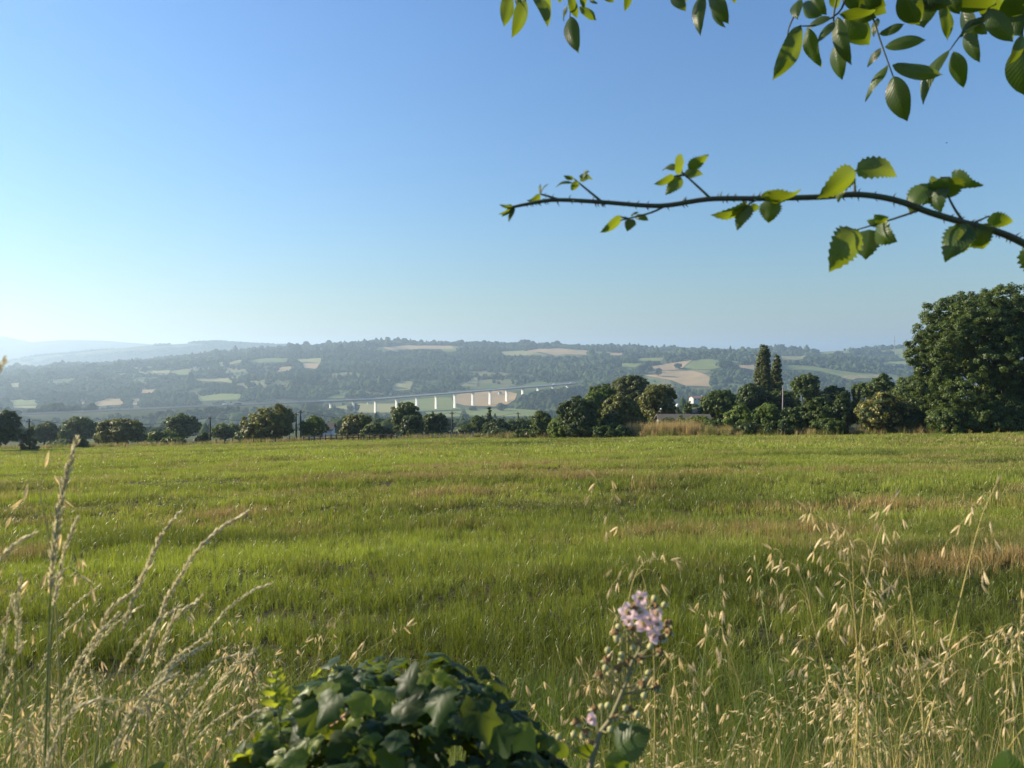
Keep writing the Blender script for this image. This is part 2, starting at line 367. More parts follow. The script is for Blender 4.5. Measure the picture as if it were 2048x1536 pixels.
tag(g, 'sloping farmland running down to the valley and up to the far hills', 'ground', kind='structure')

_ys = np.concatenate([np.arange(4, 400, 2.), np.arange(400, 6500, 6.)])
def hit(px, py):
    """first point of the bare ground seen at a pixel"""
    for k in range(60):
        x, y, z = ray(px, py + k * .5); xs = x / y * _ys; zs = z / y * _ys; d = zs - height(xs, _ys)
        w = np.nonzero(d[_ys > 300] < 0)[0]
        if len(w):
            i = w[0] + np.count_nonzero(_ys <= 300); i0 = max(i - 1, 0); a, b = d[i0], d[i]; f = a / (a - b + 1e-9) if a > 0 else 0
            yy = _ys[i0] + (_ys[i] - _ys[i0]) * f; return np.array([x / y * yy, yy])
    return None

# ------------------------------------------------------------------ fields on the far hillside
def fieldmat(name, a, b):
    m, nt, out = newmat(name); p = N(nt, 'ShaderNodeBsdfPrincipled'); p.inputs['Roughness'].default_value = .95; p.inputs['Specular IOR Level'].default_value = .05
    geo = N(nt, 'ShaderNodeNewGeometry').outputs['Position']
    f = mixc(nt, ramp(nt, noise(nt, .02, 5, geo), .35, .65), a, b)
    w = N(nt, 'ShaderNodeTexWave'); w.inputs['Scale'].default_value = .06; w.inputs['Distortion'].default_value = 3; nt.links.new(geo, w.inputs['Vector'])
    f = mixc(nt, .5, f, mixc(nt, w.outputs[1], a, b))
    nt.links.new(f, p.inputs['Base Color']); nt.links.new(p.outputs[0], out.inputs[0]); return m
FM = dict(t=fieldmat('stubble', (.42, .31, .16), (.33, .24, .125)), g=fieldmat('pasture', (.20, .23, .075), (.15, .185, .055)),
          p=fieldmat('pale_hay', (.29, .27, .12), (.23, .235, .095)))
FIELDS = [
 ('t', [(1050, 703), (1075, 698), (1130, 698), (1180, 703), (1175, 711), (1110, 711)]), ('p', [(1000, 704), (1045, 701), (1090, 710), (1010, 711)]),
 ('t', [(765, 696), (800, 691), (905, 692), (908, 699), (840, 698), (780, 700)]), ('g', [(880, 696), (912, 696), (912, 703), (885, 703)]),
 ('p', [(592, 719), (645, 716), (640, 727), (600, 724)]), ('t', [(605, 728), (640, 727), (632, 738), (606, 736)]), ('t', [(560, 735), (585, 733), (580, 742), (555, 744)]),
 ('g', [(492, 723), (530, 717), (575, 717), (572, 724), (520, 726)]), ('g', [(436, 727), (450, 722), (450, 732), (438, 733)]), ('p', [(455, 726), (480, 720), (486, 724), (460, 730)]),
 ('t', [(187, 806), (215, 798), (246, 797), (246, 810), (195, 813)]), ('t', [(153, 801), (170, 799), (169, 809), (155, 810)]), ('t', [(262, 797), (280, 797), (276, 811), (264, 811)]),
 ('t', [(276, 781), (312, 779), (310, 786), (282, 787)]), ('g', [(352, 743), (368, 741), (385, 745), (378, 750), (356, 750)]), ('p', [(305, 742), (340, 741), (338, 748), (306, 747)]),
 ('g', [(18, 801), (75, 801), (76, 810), (28, 812)]), ('p', [(18, 767), (42, 766), (40, 775), (20, 775)]), ('p', [(20, 813), (80, 812), (80, 817), (25, 817)]),
 ('g', [(395, 794), (440, 788), (482, 789), (478, 800), (400, 803)]), ('p', [(388, 757), (445, 757), (470, 762), (466, 766), (395, 762)]),
 ('p', [(778, 776), (800, 764), (827, 763), (820, 780), (790, 782)]), ('p', [(921, 773), (938, 763), (950, 753), (956, 760), (954, 774)]),
 ('t', [(905, 793), (945, 783), (1000, 781), (1034, 788), (1030, 800), (1005, 814), (930, 812), (908, 806)]),
 ('g', [(800, 803), (860, 797), (903, 796), (908, 808), (925, 820), (850, 824), (800, 818)]), ('p', [(670, 815), (720, 808), (790, 808), (792, 826), (720, 826)]),
 ('g', [(652, 797), (670, 790), (692, 786), (688, 797)]), ('g', [(930, 818), (1010, 817), (1080, 822), (1078, 834), (935, 834)]), ('g', [(850, 826), (925, 822), (925, 834), (850, 836)]),
 ('t', [(1289, 742), (1300, 733), (1345, 726), (1385, 721), (1362, 739), (1325, 741)]), ('g', [(1364, 740), (1387, 721), (1420, 719), (1482, 724), (1460, 733), (1420, 740)]),
 ('t', [(1286, 750), (1326, 741), (1385, 742), (1422, 756), (1426, 774), (1372, 772), (1350, 764)]),
 ('g', [(1560, 730), (1612, 731), (1680, 742), (1758, 751), (1756, 758), (1704, 759), (1640, 743), (1563, 740)]),
 ('t', [(1758, 750), (1760, 757), (1705, 760), (1680, 755), (1690, 752)]),
 ('p', [(1560, 712), (1612, 711), (1605, 719), (1566, 721)]), ('g', [(1756, 702), (1805, 697), (1826, 707), (1820, 718), (1800, 717), (1793, 711)]),
 ('g', [(1637, 703), (1700, 701), (1698, 706), (1640, 708)]), ('t', [(1476, 731), (1512, 729), (1511, 741), (1482, 736)]), ('t', [(1218, 708), (1247, 706), (1246, 711), (1222, 712)]),
 ('g', [(1275, 717), (1330, 716), (1325, 722), (1280, 722)]), ('g', [(1765, 724), (1830, 722), (1828, 727), (1768, 728)]), ('g', [(1240, 728), (1285, 727), (1270, 735), (1243, 734)])]
nm = dict(t='stubble_field', g='pasture_field', p='hay_field')
for k, poly in FIELDS:
    pts = [hit(a, b) for a, b in poly]; pts = [q for q in pts if q is not None]
    if len(pts) < 3: continue
    bm = bmesh.new(); f = bm.faces.new([bm.verts.new((q[0], q[1], 0)) for q in pts])
    xs = [q[0] for q in pts]; ys = [q[1] for q in pts]
    for ax, lo, hi in ((0, min(xs), max(xs)), (1, min(ys), max(ys))):
        for c in np.arange(lo, hi, max(14, (hi - lo) / 40))[1:]:
            co = [0, 0, 0]; no = [0, 0, 0]; co[ax] = c; no[ax] = 1
            bmesh.ops.bisect_plane(bm, geom=bm.verts[:] + bm.edges[:] + bm.faces[:], plane_co=co, plane_no=no)
    bmesh.ops.recalc_face_normals(bm, faces=bm.faces[:])
    for v in bm.verts: v.co.z = float(height(v.co.x, v.co.y)) + 1.2
    me = bpy.data.meshes.new(nm[k]); bm.to_mesh(me); bm.free(); me.materials.append(FM[k])
    o = bpy.data.objects.new(nm[k], me); S.collection.objects.link(o)
    tag(o, {'t': 'tan stubble field lying open among the woods of the far hillside', 'g': 'green pasture lying open among the woods of the far hillside', 'p': 'pale hay meadow lying open among the woods of the far hillside'}[k], 'field', 'fields on the far hillside', 'structure')

# ------------------------------------------------------------------ scatter with geometry nodes (stuff only)
def scatter(name, P, rot, scl, idx, sources, attrs, label, cat):
    me = bpy.data.meshes.new(name); P = np.asarray(P, np.float32); n = len(P)
    me.vertices.add(n); me.vertices.foreach_set('co', P.ravel())
    for an, v, tp in (('rot', rot, 'FLOAT_VECTOR'), ('scl', scl, 'FLOAT_VECTOR')):
        a = me.attributes.new(an, tp, 'POINT'); a.data.foreach_set('vector', np.asarray(v, np.float32).ravel())
    a = me.attributes.new('idx', 'INT', 'POINT'); a.data.foreach_set('value', np.asarray(idx, np.int32))
    for an, v in attrs.items():
        a = me.attributes.new(an, 'FLOAT', 'POINT'); a.data.foreach_set('value', np.asarray(v, np.float32))
    o = bpy.data.objects.new(name, me); S.collection.objects.link(o); tag(o, label, cat, kind='stuff')
    for s in sources[0].data.materials: me.materials.append(s)
    col = bpy.data.collections.new(name + '_kinds')
    for k, s in enumerate(sources): s.name = 'kind%02d_%s' % (k, name); col.objects.link(s)
    ng = bpy.data.node_groups.new(name + '_scatter', 'GeometryNodeTree')
    ng.interface.new_socket('Geometry', in_out='INPUT', socket_type='NodeSocketGeometry'); ng.interface.new_socket('Geometry', in_out='OUTPUT', socket_type='NodeSocketGeometry')
    gi = ng.nodes.new('NodeGroupInput'); go = ng.nodes.new('NodeGroupOutput'); ip = ng.nodes.new('GeometryNodeInstanceOnPoints'); ci = ng.nodes.new('GeometryNodeCollectionInfo')
    ci.inputs['Collection'].default_value = col; ci.inputs['Separate Children'].default_value = True; ci.inputs['Reset Children'].default_value = True
    ip.inputs['Pick Instance'].default_value = True
    def na(nm_, tp):
        q = ng.nodes.new('GeometryNodeInputNamedAttribute'); q.data_type = tp; q.inputs['Name'].default_value = nm_; return q.outputs['Attribute']
    L = ng.links.new; L(gi.outputs[0], ip.inputs['Points']); L(ci.outputs[0], ip.inputs['Instance'])
    L(na('idx', 'INT'), ip.inputs['Instance Index']); L(na('rot', 'FLOAT_VECTOR'), ip.inputs['Rotation']); L(na('scl', 'FLOAT_VECTOR'), ip.inputs['Scale'])
    L(ip.outputs[0], go.inputs[0])
    md = o.modifiers.new('scatter', 'NODES'); md.node_group = ng
    return o
def blades(rng, n, rad, hgt, wid, lean, mat, name='tuft', segs=3, bunch=5):
    """a patch of grass blades, each a bent tapering ribbon"""
    nb = max(1, n // bunch); bi = rng.integers(0, nb, n); rr = rad * np.sqrt(rng.random(nb)); th = rng.random(nb) * 6.283
    bx = (rr * np.cos(th))[bi] + rng.normal(0, wid * 2.2, n); by = (rr * np.sin(th))[bi] + rng.normal(0, wid * 2.2, n)
    bh = (.62 + .6 * rng.random(nb))[bi]; bt = rng.random(nb)[bi]
    H = hgt * bh * (.7 + .4 * rng.random(n)); az = rng.random(n) * 6.283; ln = lean * (rng.random(n) ** 1.5) * 1.4; fa = rng.random(n) * 6.283
    wd = wid * (.6 + .7 * rng.random(n)); V = np.zeros((n, segs * 2 + 1, 3)); tt = np.clip(.6 * bt + .4 * rng.random(n), 0, 1)
    for s in range(segs + 1):
        f = s / segs; z = H * f * (1 - .35 * ln * f); o = H * ln * f * f
        x = bx + o * np.cos(az); y = by + o * np.sin(az); w = wd * (1 - f) ** .7 / 2 * (1 if s else .8)
        if s < segs:
            V[:, 2 * s] = np.stack([x - w * np.cos(fa), y - w * np.sin(fa), z], 1); V[:, 2 * s + 1] = np.stack([x + w * np.cos(fa), y + w * np.sin(fa), z], 1)
        else: V[:, 2 * s] = np.stack([x, y, z], 1)
    k = segs * 2 + 1; base = (np.arange(n) * k)[:, None]
    F = []
    for s in range(segs):
        a = 2 * s
        if s < segs - 1: F.append(base + np.array([a, a + 1, a + 3])); F.append(base + np.array([a, a + 3, a + 2]))
        else: F.append(base + np.array([a, a + 1, a + 2]))
    return bpy.data.objects.new(name, raw_mesh(name, V.reshape(-1, 3), np.concatenate(F), mat, True, np.repeat(tt, k)))

# field edge: distance of the far edge of the meadow for each column of the view
_ex = [-600, 0, 480, 900, 1050, 1250, 1450, 1700, 2048, 2700]; _ey = [122, 114, 110, 105, 99, 89, 81, 76, 70, 62]
def edge_y(x, y): return np.interp(1024 + FPX * x / np.maximum(y, .1), _ex, _ey)
def strip_noise(x, y): return fbm(x / 7 + 9, y / 1.5, 71, 4) * .62 + fbm(x / 2.2, y / .8, 77, 3) * .26 + fbm(x / 40, y / 25, 79, 2) * .12
def meadow(name, y0, y1, dens, srcs, hs, seed, label):
    rng = rs(seed); n = int(dens * (y1 * y1 - y0 * y0) * .5 * 2.3)
    y = np.sqrt(y0 * y0 + rng.random(n) * (y1 * y1 - y0 * y0)); x = (rng.random(n) - .5) * 2.3 * y
    k = y < edge_y(x, y) - .5; x, y = x[k], y[k]; n = len(x)
    d = strip_noise(x, y); right = np.clip(x / np.maximum(y, 4) * .9, -.3, .6)
    sw = swath(x, y); dry = sstep(.50, .66, d + .05 * right) * .40 + 1.0 * sw + .26 * sstep(9, 17, y) * sstep(.42, .64, fbm(x / 9, y / 3.2, 111, 3)) + .24 * rng.random(n) ** 2
    low = sstep(.60, .70, fbm(x / 6 + 50, y / 1.5, 91, 3))
    hh = hs * (.75 + .5 * fbm(x / 2.5, y / 1.2, 95, 3)) * (1 - .45 * low) * (1 + .55 * sw) * (.9 + .25 * rng.random(n)) * np.where(rng.random(n) < .07, 1.45, 1)
    ww = np.ones(n)
    rot = np.stack([rng.normal(0, .06, n), rng.normal(0, .06, n), rng.random(n) * 6.283], 1)
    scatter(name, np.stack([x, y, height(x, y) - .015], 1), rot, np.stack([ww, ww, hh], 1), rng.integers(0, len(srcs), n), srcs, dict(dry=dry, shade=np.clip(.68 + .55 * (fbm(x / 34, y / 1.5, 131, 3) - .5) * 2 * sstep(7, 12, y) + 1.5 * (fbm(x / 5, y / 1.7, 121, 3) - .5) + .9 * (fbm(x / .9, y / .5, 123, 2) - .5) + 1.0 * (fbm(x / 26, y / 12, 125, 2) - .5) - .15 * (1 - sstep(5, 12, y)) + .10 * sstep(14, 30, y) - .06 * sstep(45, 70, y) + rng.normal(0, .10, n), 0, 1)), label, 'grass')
rng = rs(11)
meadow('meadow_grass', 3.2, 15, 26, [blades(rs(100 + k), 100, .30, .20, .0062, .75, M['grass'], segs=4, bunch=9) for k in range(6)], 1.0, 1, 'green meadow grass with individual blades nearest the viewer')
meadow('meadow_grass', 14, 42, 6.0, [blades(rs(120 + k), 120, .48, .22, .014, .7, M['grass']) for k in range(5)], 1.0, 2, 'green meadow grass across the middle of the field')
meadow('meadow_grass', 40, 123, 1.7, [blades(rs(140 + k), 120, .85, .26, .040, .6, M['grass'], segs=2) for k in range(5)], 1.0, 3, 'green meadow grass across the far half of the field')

# tall dry grass along the far edge of the field
rng = rs(21); n = 2600; px = rng.uniform(-80, 2130, n); yy = np.interp(px, _ex, _ey) + rng.normal(1.2, .9, n); xx = (px - 1024) / FPX * yy
amt = .35 + .65 * sstep(.38, .6, fbm(px / 60, px * 0, 5, 3)); amt = np.where((px > 1060) & (px < 1120), 1, amt); keep = rng.random(n) < amt
xx, yy, px = xx[keep], yy[keep], px[keep]; n = len(xx)
hh = rng.uniform(.6, 1.15, n)
e2 = 650; px2 = np.concatenate([rng.normal(1315, 72, e2), rng.uniform(1140, 1500, 420)]); yy2 = np.interp(px2, _ex, _ey) + rng.uniform(.5, 4.5, e2 + 420); xx2 = (px2 - 1024) / FPX * yy2
h2 = np.where(np.abs(px2 - 1315) < 90, rng.uniform(.9, 2.3, e2 + 420), rng.uniform(.9, 1.6, e2 + 420))
X_ = np.concatenate([xx, xx2]); Y_ = np.concatenate([yy, yy2]); H_ = np.concatenate([hh, h2]); n = len(X_)
scatter('dry_grass', np.stack([X_, Y_, height(X_, Y_)], 1), np.stack([np.zeros(n), np.zeros(n), rng.random(n) * 6.28], 1), np.stack([np.ones(n), np.ones(n), H_], 1),
        rng.integers(0, 4, n), [blades(rs(160 + k), 46, .42, .95, .022, .35, M['bankgrass'], segs=3) for k in range(4)], dict(dry=np.concatenate([np.clip(rng.normal(.55, .28, len(xx)), 0, 1), np.where(np.abs(px2 - 1315) < 95, rng.uniform(.6, 1, len(px2)), rng.uniform(.2, .9, len(px2)))])), 'tall straw coloured dry grass along the far edge of the field', 'dry grass')
# green and dry grass of the bank in front of the viewer
rng = rs(23); n = 2600; yy = rng.uniform(1.9, 5.2, n); xx = (rng.random(n) - .5) * 1.8 * yy
dr = np.clip(rng.random(n) * .6 + .55 * sstep(.5, .75, fbm(xx / .7, yy / .7, 33, 3)) - .3 + .22 * sstep(.25, .6, np.abs(xx + .05)), 0, 1)
scatter('bank_grass', np.stack([xx, yy, height(xx, yy) - .02], 1), np.stack([rng.normal(0, .12, n), rng.normal(.06, .12, n), rng.random(n) * 6.28], 1), np.stack([np.ones(n), np.ones(n), rng.uniform(.6, 1.35, n) * (1 - .25 * sstep(3, 5, yy))], 1),
        rng.integers(0, 5, n), [blades(rs(180 + k), 26, .13, .42, .0038, .75, M['bankgrass'], segs=5, bunch=3) for k in range(5)], dict(dry=dr), 'tangled green and straw coloured long grass along the bottom of the view', 'long grass')

# ------------------------------------------------------------------ far woods
def inpoly(px, py, poly):
    ins = np.zeros(np.shape(px), bool); n = len(poly)
    for i in range(n):
        x1, y1 = poly[i]; x2, y2 = poly[(i + 1) % n]
        if y1 == y2: continue
        c = ((y1 > py) != (y2 > py)) & (px < (x2 - x1) * (py - y1) / (y2 - y1) + x1); ins ^= c
    return ins
CLEAR = [p_ for _, p_ in FIELDS] + [[(-100, 842), (100, 829), (300, 814), (550, 803), (660, 797), (750, 795), (908, 781), (1106, 766), (1165, 757), (1165, 769), (1106, 776), (1040, 784), (1030, 812), (945, 820), (740, 828), (735, 806), (660, 803), (550, 807), (300, 819), (100, 834), (-100, 847)],
         [(560, 798), (600, 800), (600, 808), (560, 806)]]
def ico(seed, kind=0):
    """a leafy crown: a rounded mass broken into many cauliflower lobes"""
    bm = bmesh.new(); bmesh.ops.create_icosphere(bm, subdivisions=4, radius=1); rng = rs(seed)
    L_ = nrm(rng.normal(size=(34, 3))); a_ = rng.uniform(.10, .26, 34); D = np.array([v.co for v in bm.verts])
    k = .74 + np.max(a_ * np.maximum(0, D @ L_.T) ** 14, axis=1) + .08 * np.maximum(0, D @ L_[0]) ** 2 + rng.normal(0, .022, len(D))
    V = D * k[:, None]
    if kind == 1: q = np.clip(V[:, 2:3], 0, 1); V = np.concatenate([V[:, :2] * (1 - .65 * q), V[:, 2:3] * 1.7], 1)
    V[:, 2] = np.where(V[:, 2] < 0, V[:, 2] * .75, V[:, 2]) + .68
    F = np.array([[v.index for v in f.verts] for f in bm.faces]); bm.free()
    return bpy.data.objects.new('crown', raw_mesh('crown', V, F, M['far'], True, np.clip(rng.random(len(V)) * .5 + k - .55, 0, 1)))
rng = rs(31); n = 290000
y = np.sqrt(rng.uniform(1300 ** 2, 3650 ** 2, n)); x = (rng.uniform(-420, 2470, n) - 1024) / FPX * y
y2 = np.exp(rng.uniform(math.log(240), math.log(1500), 105000)); x2 = (rng.uniform(-420, 2470, 105000) - 1024) / FPX * y2
x = np.concatenate([x, x2]); y = np.concatenate([y, y2])
# thin to an even spacing of trees
cell = {}; keep = []
sp = np.where(y > 1300, 11.5, 9.0) * rng.uniform(.85, 1.3, len(x))
for i in range(len(x)):
    c = (int(x[i] // 9.5), int(y[i] // 9.5))
    if cell.get(c, 0) < 1: cell[c] = 1; keep.append(i)
x, y = x[keep], y[keep]; z = height(x, y); n = len(x)
w = np.exp(rng.normal(1.70, .34, n)) * (.45 + 1.1 * fbm(x / 60, y / 60, 61, 3)); tall = w * rng.uniform(.72, 1.1, n)
top = 1.62 * tall
ok = np.ones(n, bool)
for f in np.linspace(0, 1, 9):
    pa, pb = proj(x, y, z + top * f)
    for poly in CLEAR: ok &= ~inpoly(pa, pb, poly)
pa, pb = proj(x, y, z + top)
lim = np.interp(pa, [0, 640, 680, 1100, 1150, 1800, 2048], [855, 850, 836, 836, 812, 800, 800])
dq = -(x - RD0[0]) * RDU[1] + (y - RD0[1]) * RDU[0]; ds = (x - RD0[0]) * RDU[0] + (y - RD0[1]) * RDU[1]
spur = (np.abs(dq) < 330) & (ds < -90); ok &= (y > 1130) | (pb > lim) | spur
ok &= ~((np.abs(dq) < 19) & (ds < 560) & (ds > -1200))
ok &= ~(meadow_mask(x, y) & (rng.random(n) < .93))           # meadows between hedgerows
dens = fbm(x / 170, y / 170, 65, 4); openg = dens > .62; ok &= ~(openg & (rng.random(n) < .75) & (y > 1600))
ok &= ~((y > 1480) & (y < 1700) & (rng.random(n) < .55) & (pa > 640) & (pa < 1000))
ok &= ~((y > 3250) & (rng.random(n) < .35))
x, y, z, w, tall = x[ok], y[ok], z[ok], w[ok], tall[ok]; n = len(x); idx = rng.integers(0, 8, n); idx = np.where((idx > 5) & (fbm(x / 220, y / 220, 67, 2) < .5), idx - 4, idx)
shade = np.clip(-.45 + 1.8 * fbm(x / 75, y / 75, 69, 3) + rng.normal(0, .10, n), 0, 1)  # broad crown tone noise, painted to suggest lit tops and dark hollows
scatter('woodland', np.stack([x, y, z], 1), np.stack([np.zeros(n), np.zeros(n), rng.random(n) * 6.28], 1), np.stack([w, w, tall], 1), idx,
        [ico(200 + k, 1 if k > 5 else 0) for k in range(8)], dict(shade=shade), 'hazy broadleaf woods covering the far hillside and the valley', 'woods')
# woods of the two far ridges
rng = rs(33); n = 10500; X_ = rng.uniform(-4900, -1300, n); Y_ = rng.uniform(4900, 5750, n); s_ = rng.uniform(7, 13, n)
k = fbm(X_ / 300, Y_ / 300, 3, 3) > .44; X_, Y_, s_ = X_[k], Y_[k], s_[k]; n = len(X_)
scatter('woodland', np.stack([X_, Y_, height(X_, Y_)], 1), np.stack([np.zeros(n), np.zeros(n), rng.random(n) * 6.28], 1), np.stack([s_ * 1.3, s_ * 1.3, s_], 1), rng.integers(0, 4, n),
        [ico(220 + k) for k in range(4)], dict(shade=rng.random(n)), 'pale bluish woods on the ridge behind the far hillside at left', 'woods')

# ------------------------------------------------------------------ motorway and viaduct
def rp(s, q, z): return np.array([RD0[0] + RDU[0] * s - RDU[1] * q, RD0[1] + RDU[1] * s + RDU[0] * q, z])
def ribbon(ss, prof, zf):
    """sweep a closed profile [(q, dz)] along the motorway line"""
    V = []; k = len(prof)
    for s in ss: V += [rp(s, q, zf(s) + dz) for q, dz in prof]
    F = [(i * k + j, (i + 1) * k + j, (i + 1) * k + (j + 1) % k, i * k + (j + 1) % k) for i in range(len(ss) - 1) for j in range(k)]
    F += [tuple(range(k)), tuple((len(ss) - 1) * k + j for j in range(k - 1, -1, -1))]
    return np.array(V), F
zf = lambda s: float(road_z(np.array(float(s))))
ra = np.linspace(-1150, -120, 60); V, F = ribbon(ra, [(-11, .5), (11, .5), (13, -4), (-13, -4)], zf)
tag(part('road', V, F, M['tarmac']), 'motorway running along the top of the wooded spur', 'road', kind='structure')
vd = empty('viaduct', rp(250, 0, VF), 'long white motorway viaduct on tall slender piers crossing the valley', 'viaduct')
sv = np.linspace(-120, 590, 72)
V, F = ribbon(sv, [(-12, 0), (-12, .5), (12, .5), (12, 0), (6, -.6), (3.6, -3.0), (-3.6, -3.0), (-6, -.6)], zf); part('deck', V, F, M['deck'], vd)
for q in (-11.9, 11.5):
    V, F = ribbon(sv, [(q, .52), (q, 1.4), (q + .4, 1.4), (q + .4, .52)], zf); part('parapet', V, F, M['deck'], vd)
yaw = math.atan2(RDU[1], RDU[0])
for i in range(-1, 13):
    s = -50.8 + 50.8 * i
    zt = zf(s) - 3.0; g0 = float(height(*rp(s, 0, 0)[:2])) - 2; H = zt - g0
    if H < 3: continue
    mb = MB()
    lo, hi = (1.7, 4.8), (1.45, 4.0)
    V = []
    for zz, (a, b) in ((g0, lo), (zt - 2.2, hi)): V += [rp(s + u * a, v * b, zz) for u, v in ((-1, -.6), (-.6, -1), (.6, -1), (1, -.6), (1, .6), (.6, 1), (-.6, 1), (-1, .6))]
    F = [(j, (j + 1) % 8, 8 + (j + 1) % 8, 8 + j) for j in range(8)] + [tuple(range(7, -1, -1)), tuple(range(8, 16))]
    pier = part('pier', V, F, M['concrete'], vd)
    V = []
    for zz, (a, b) in ((zt - 2.19, (1.5, 4.05)), (zt, (1.9, 5.4))): V += [rp(s + u * a, v * b, zz) for u, v in ((-1, -1), (1, -1), (1, 1), (-1, 1))]
    part('pier_cap', V, [(3, 2, 1, 0), (4, 5, 6, 7)] + [(j, (j + 1) % 4, 4 + (j + 1) % 4, 4 + j) for j in range(4)], M['concrete'], pier)
for q, side in ((-11.4, 'near'), (11.4, 'far')):
    mb = MB(); V, F = ribbon(ra, [(q - .1, 1.0), (q + .1, 1.0), (q + .1, 1.5), (q - .1, 1.5)], zf); mb.add(V, F)
    for s_ in np.arange(-1140, -125, 12): mb.box(rp(s_, q + (.2 if q > 0 else -.2), zf(s_) + .9), (.2, .2, 1.0), yaw)
    tag(mb.build('guard_rail', M['rail']), 'galvanised guard rail along the %s edge of the motorway on the spur' % side, 'guard rail')
def truck(s, q, name, label, cat, L_, H_, bm_, cm_):
    z0 = zf(s) + .55; r = empty(name, rp(s, q, z0), label, cat, 'vehicles on the motorway'); mb = MB()
    mb.box(rp(s + .9, q, z0 + .9 + H_ / 2), (L_ - 2.4, 2.5, H_), yaw); mb.build('cargo_box', bm_, r)
    mb = MB(); V, F = box((0, 0, 0), (2.0, 2.4, H_ * .8)); V[V[:, 2] > 0, 0] *= .8
    V = np.stack([V[:, 0] * math.cos(yaw) - V[:, 1] * math.sin(yaw), V[:, 0] * math.sin(yaw) + V[:, 1] * math.cos(yaw), V[:, 2]], 1) + rp(s - L_ / 2 + .95, q, z0 + .6 + H_ * .4)
    mb.add(V, F); cb = mb.build('cab', cm_, r)
    mb = MB(); mb.box(rp(s - L_ / 2 - .03, q, z0 + .6 + H_ * .55), (.15, 2.1, H_ * .3), yaw); mb.build('windscreen', M['glass'], cb)
    for ds in (-L_ / 2 + 1, L_ / 2 - 1.4, L_ / 2 - 2.6):
        for dq_ in (-1.1, 1.1):
            V, F = tube([rp(s + ds, q + dq_ - .15, z0 + .5), rp(s + ds, q + dq_ + .15, z0 + .5)], .5, 12); part('wheel', V, F, M['rubber'], r)
truck(-311, -5, 'lorry', 'white box lorry on the motorway above the left spur, nearest the left edge', 'lorry', 9, 2.8, M['paint'], M['paint'])
truck(-288, -5, 'lorry', 'dark blue lorry following the white lorry on the left motorway', 'lorry', 13, 2.9, M['bluepaint'], M['bluepaint'])
truck(505, -6, 'van', 'white van crossing the right end of the viaduct', 'van', 6.5, 2.4, M['paint'], M['paint'])
truck(565, -6, 'van', 'white van just past the right end of the viaduct', 'van', 6.5, 2.4, M['paint'], M['paint'])

# ------------------------------------------------------------------ houses
def house(px, py, Y, w, d, wall_h, roof_h, name, label, cat, wm, rm, rz=.2, base=None, windows=2, chim=False):
    P = at(px, py, Y); x, y = P[0], P[1]; z0 = float(height(x, y)) if base is None else base
    r = empty(name, (x, y, z0), label, cat)
    def rot(V): V = np.asarray(V, float); return np.stack([V[:, 0] * math.cos(rz) - V[:, 1] * math.sin(rz) + x, V[:, 0] * math.sin(rz) + V[:, 1] * math.cos(rz) + y, V[:, 2] + z0], 1)
    a, b = w / 2, d / 2
    V = [(-a, -b, -2), (a, -b, -2), (a, b, -2), (-a, b, -2), (-a, -b, wall_h), (a, -b, wall_h), (a, b, wall_h), (-a, b, wall_h), (-a, 0, wall_h + roof_h), (a, 0, wall_h + roof_h)]
    wl = part('wall', rot(V), [(0, 1, 5, 4), (2, 3, 7, 6), (1, 2, 6, 9, 5), (3, 0, 4, 8, 7)], wm, r)
    e = .35; k = roof_h / b; V = []
    for t in (0, .18): V += [(-a - e, -b - e, wall_h - e * k + .03 + t), (a + e, -b - e, wall_h - e * k + .03 + t), (a + e, 0, wall_h + roof_h + .03 + t), (-a - e, 0, wall_h + roof_h + .03 + t), (a + e, b + e, wall_h - e * k + .03 + t), (-a - e, b + e, wall_h - e * k + .03 + t)]
    rf = part('roof', rot(V), [(6, 7, 8, 9), (9, 8, 10, 11), (3, 2, 1, 0), (5, 4, 2, 3), (0, 1, 7, 6), (4, 5, 11, 10), (1, 2, 8, 7), (2, 4, 10, 8), (0, 6, 9, 3), (3, 9, 11, 5)], rm, r)
    for i in range(windows):
        cx = -a + (i + .5) * w / windows
        mb = MB(); V, F = box((cx, -b, wall_h * .6), (min(1.1, w * .18), .16, wall_h * .35)); part('window', rot(V), F, M['glass'], r)
    if chim: V, F = box((a * .5, .2, wall_h + roof_h + .3), (.7, .7, 1.4)); part('chimney', rot(V), F, wm, rf)
    return r
house(645, 860, 142, 4.2, 5, 2.6, 1.0, 'shed', 'small white shed with tiled roof behind the leafy tree by two poles', 'shed', M['white'], M['slate'], .12, windows=1, base=float(at(652, 873, 142)[2]) - 1.0)
house(1366, 830, 98, 6.6, 5, 2.1, .8, 'stone_barn', 'low grey stone barn with weathered roof behind the tall tan grass', 'barn', M['stone'], M['slate'], -.06, base=float(at(1360, 836, 98)[2]) - 2.55, windows=0)
house(1402, 826, 108, 3.2, 4, 2.2, .8, 'outbuilding', 'small outbuilding with reddish roof right of the grey barn', 'outbuilding', M['stone'], M['roof'], .02, base=float(at(1402, 829, 108)[2]) - 2.4, windows=0)
house(1397, 796, 620, 14, 8, 2.6, 1.5, 'farmhouse', 'white farmhouse with red roof seen between the right trees', 'house', M['greywhite'], M['roof'], .25, base=float(at(1397, 802, 620)[2]), windows=4, chim=True)
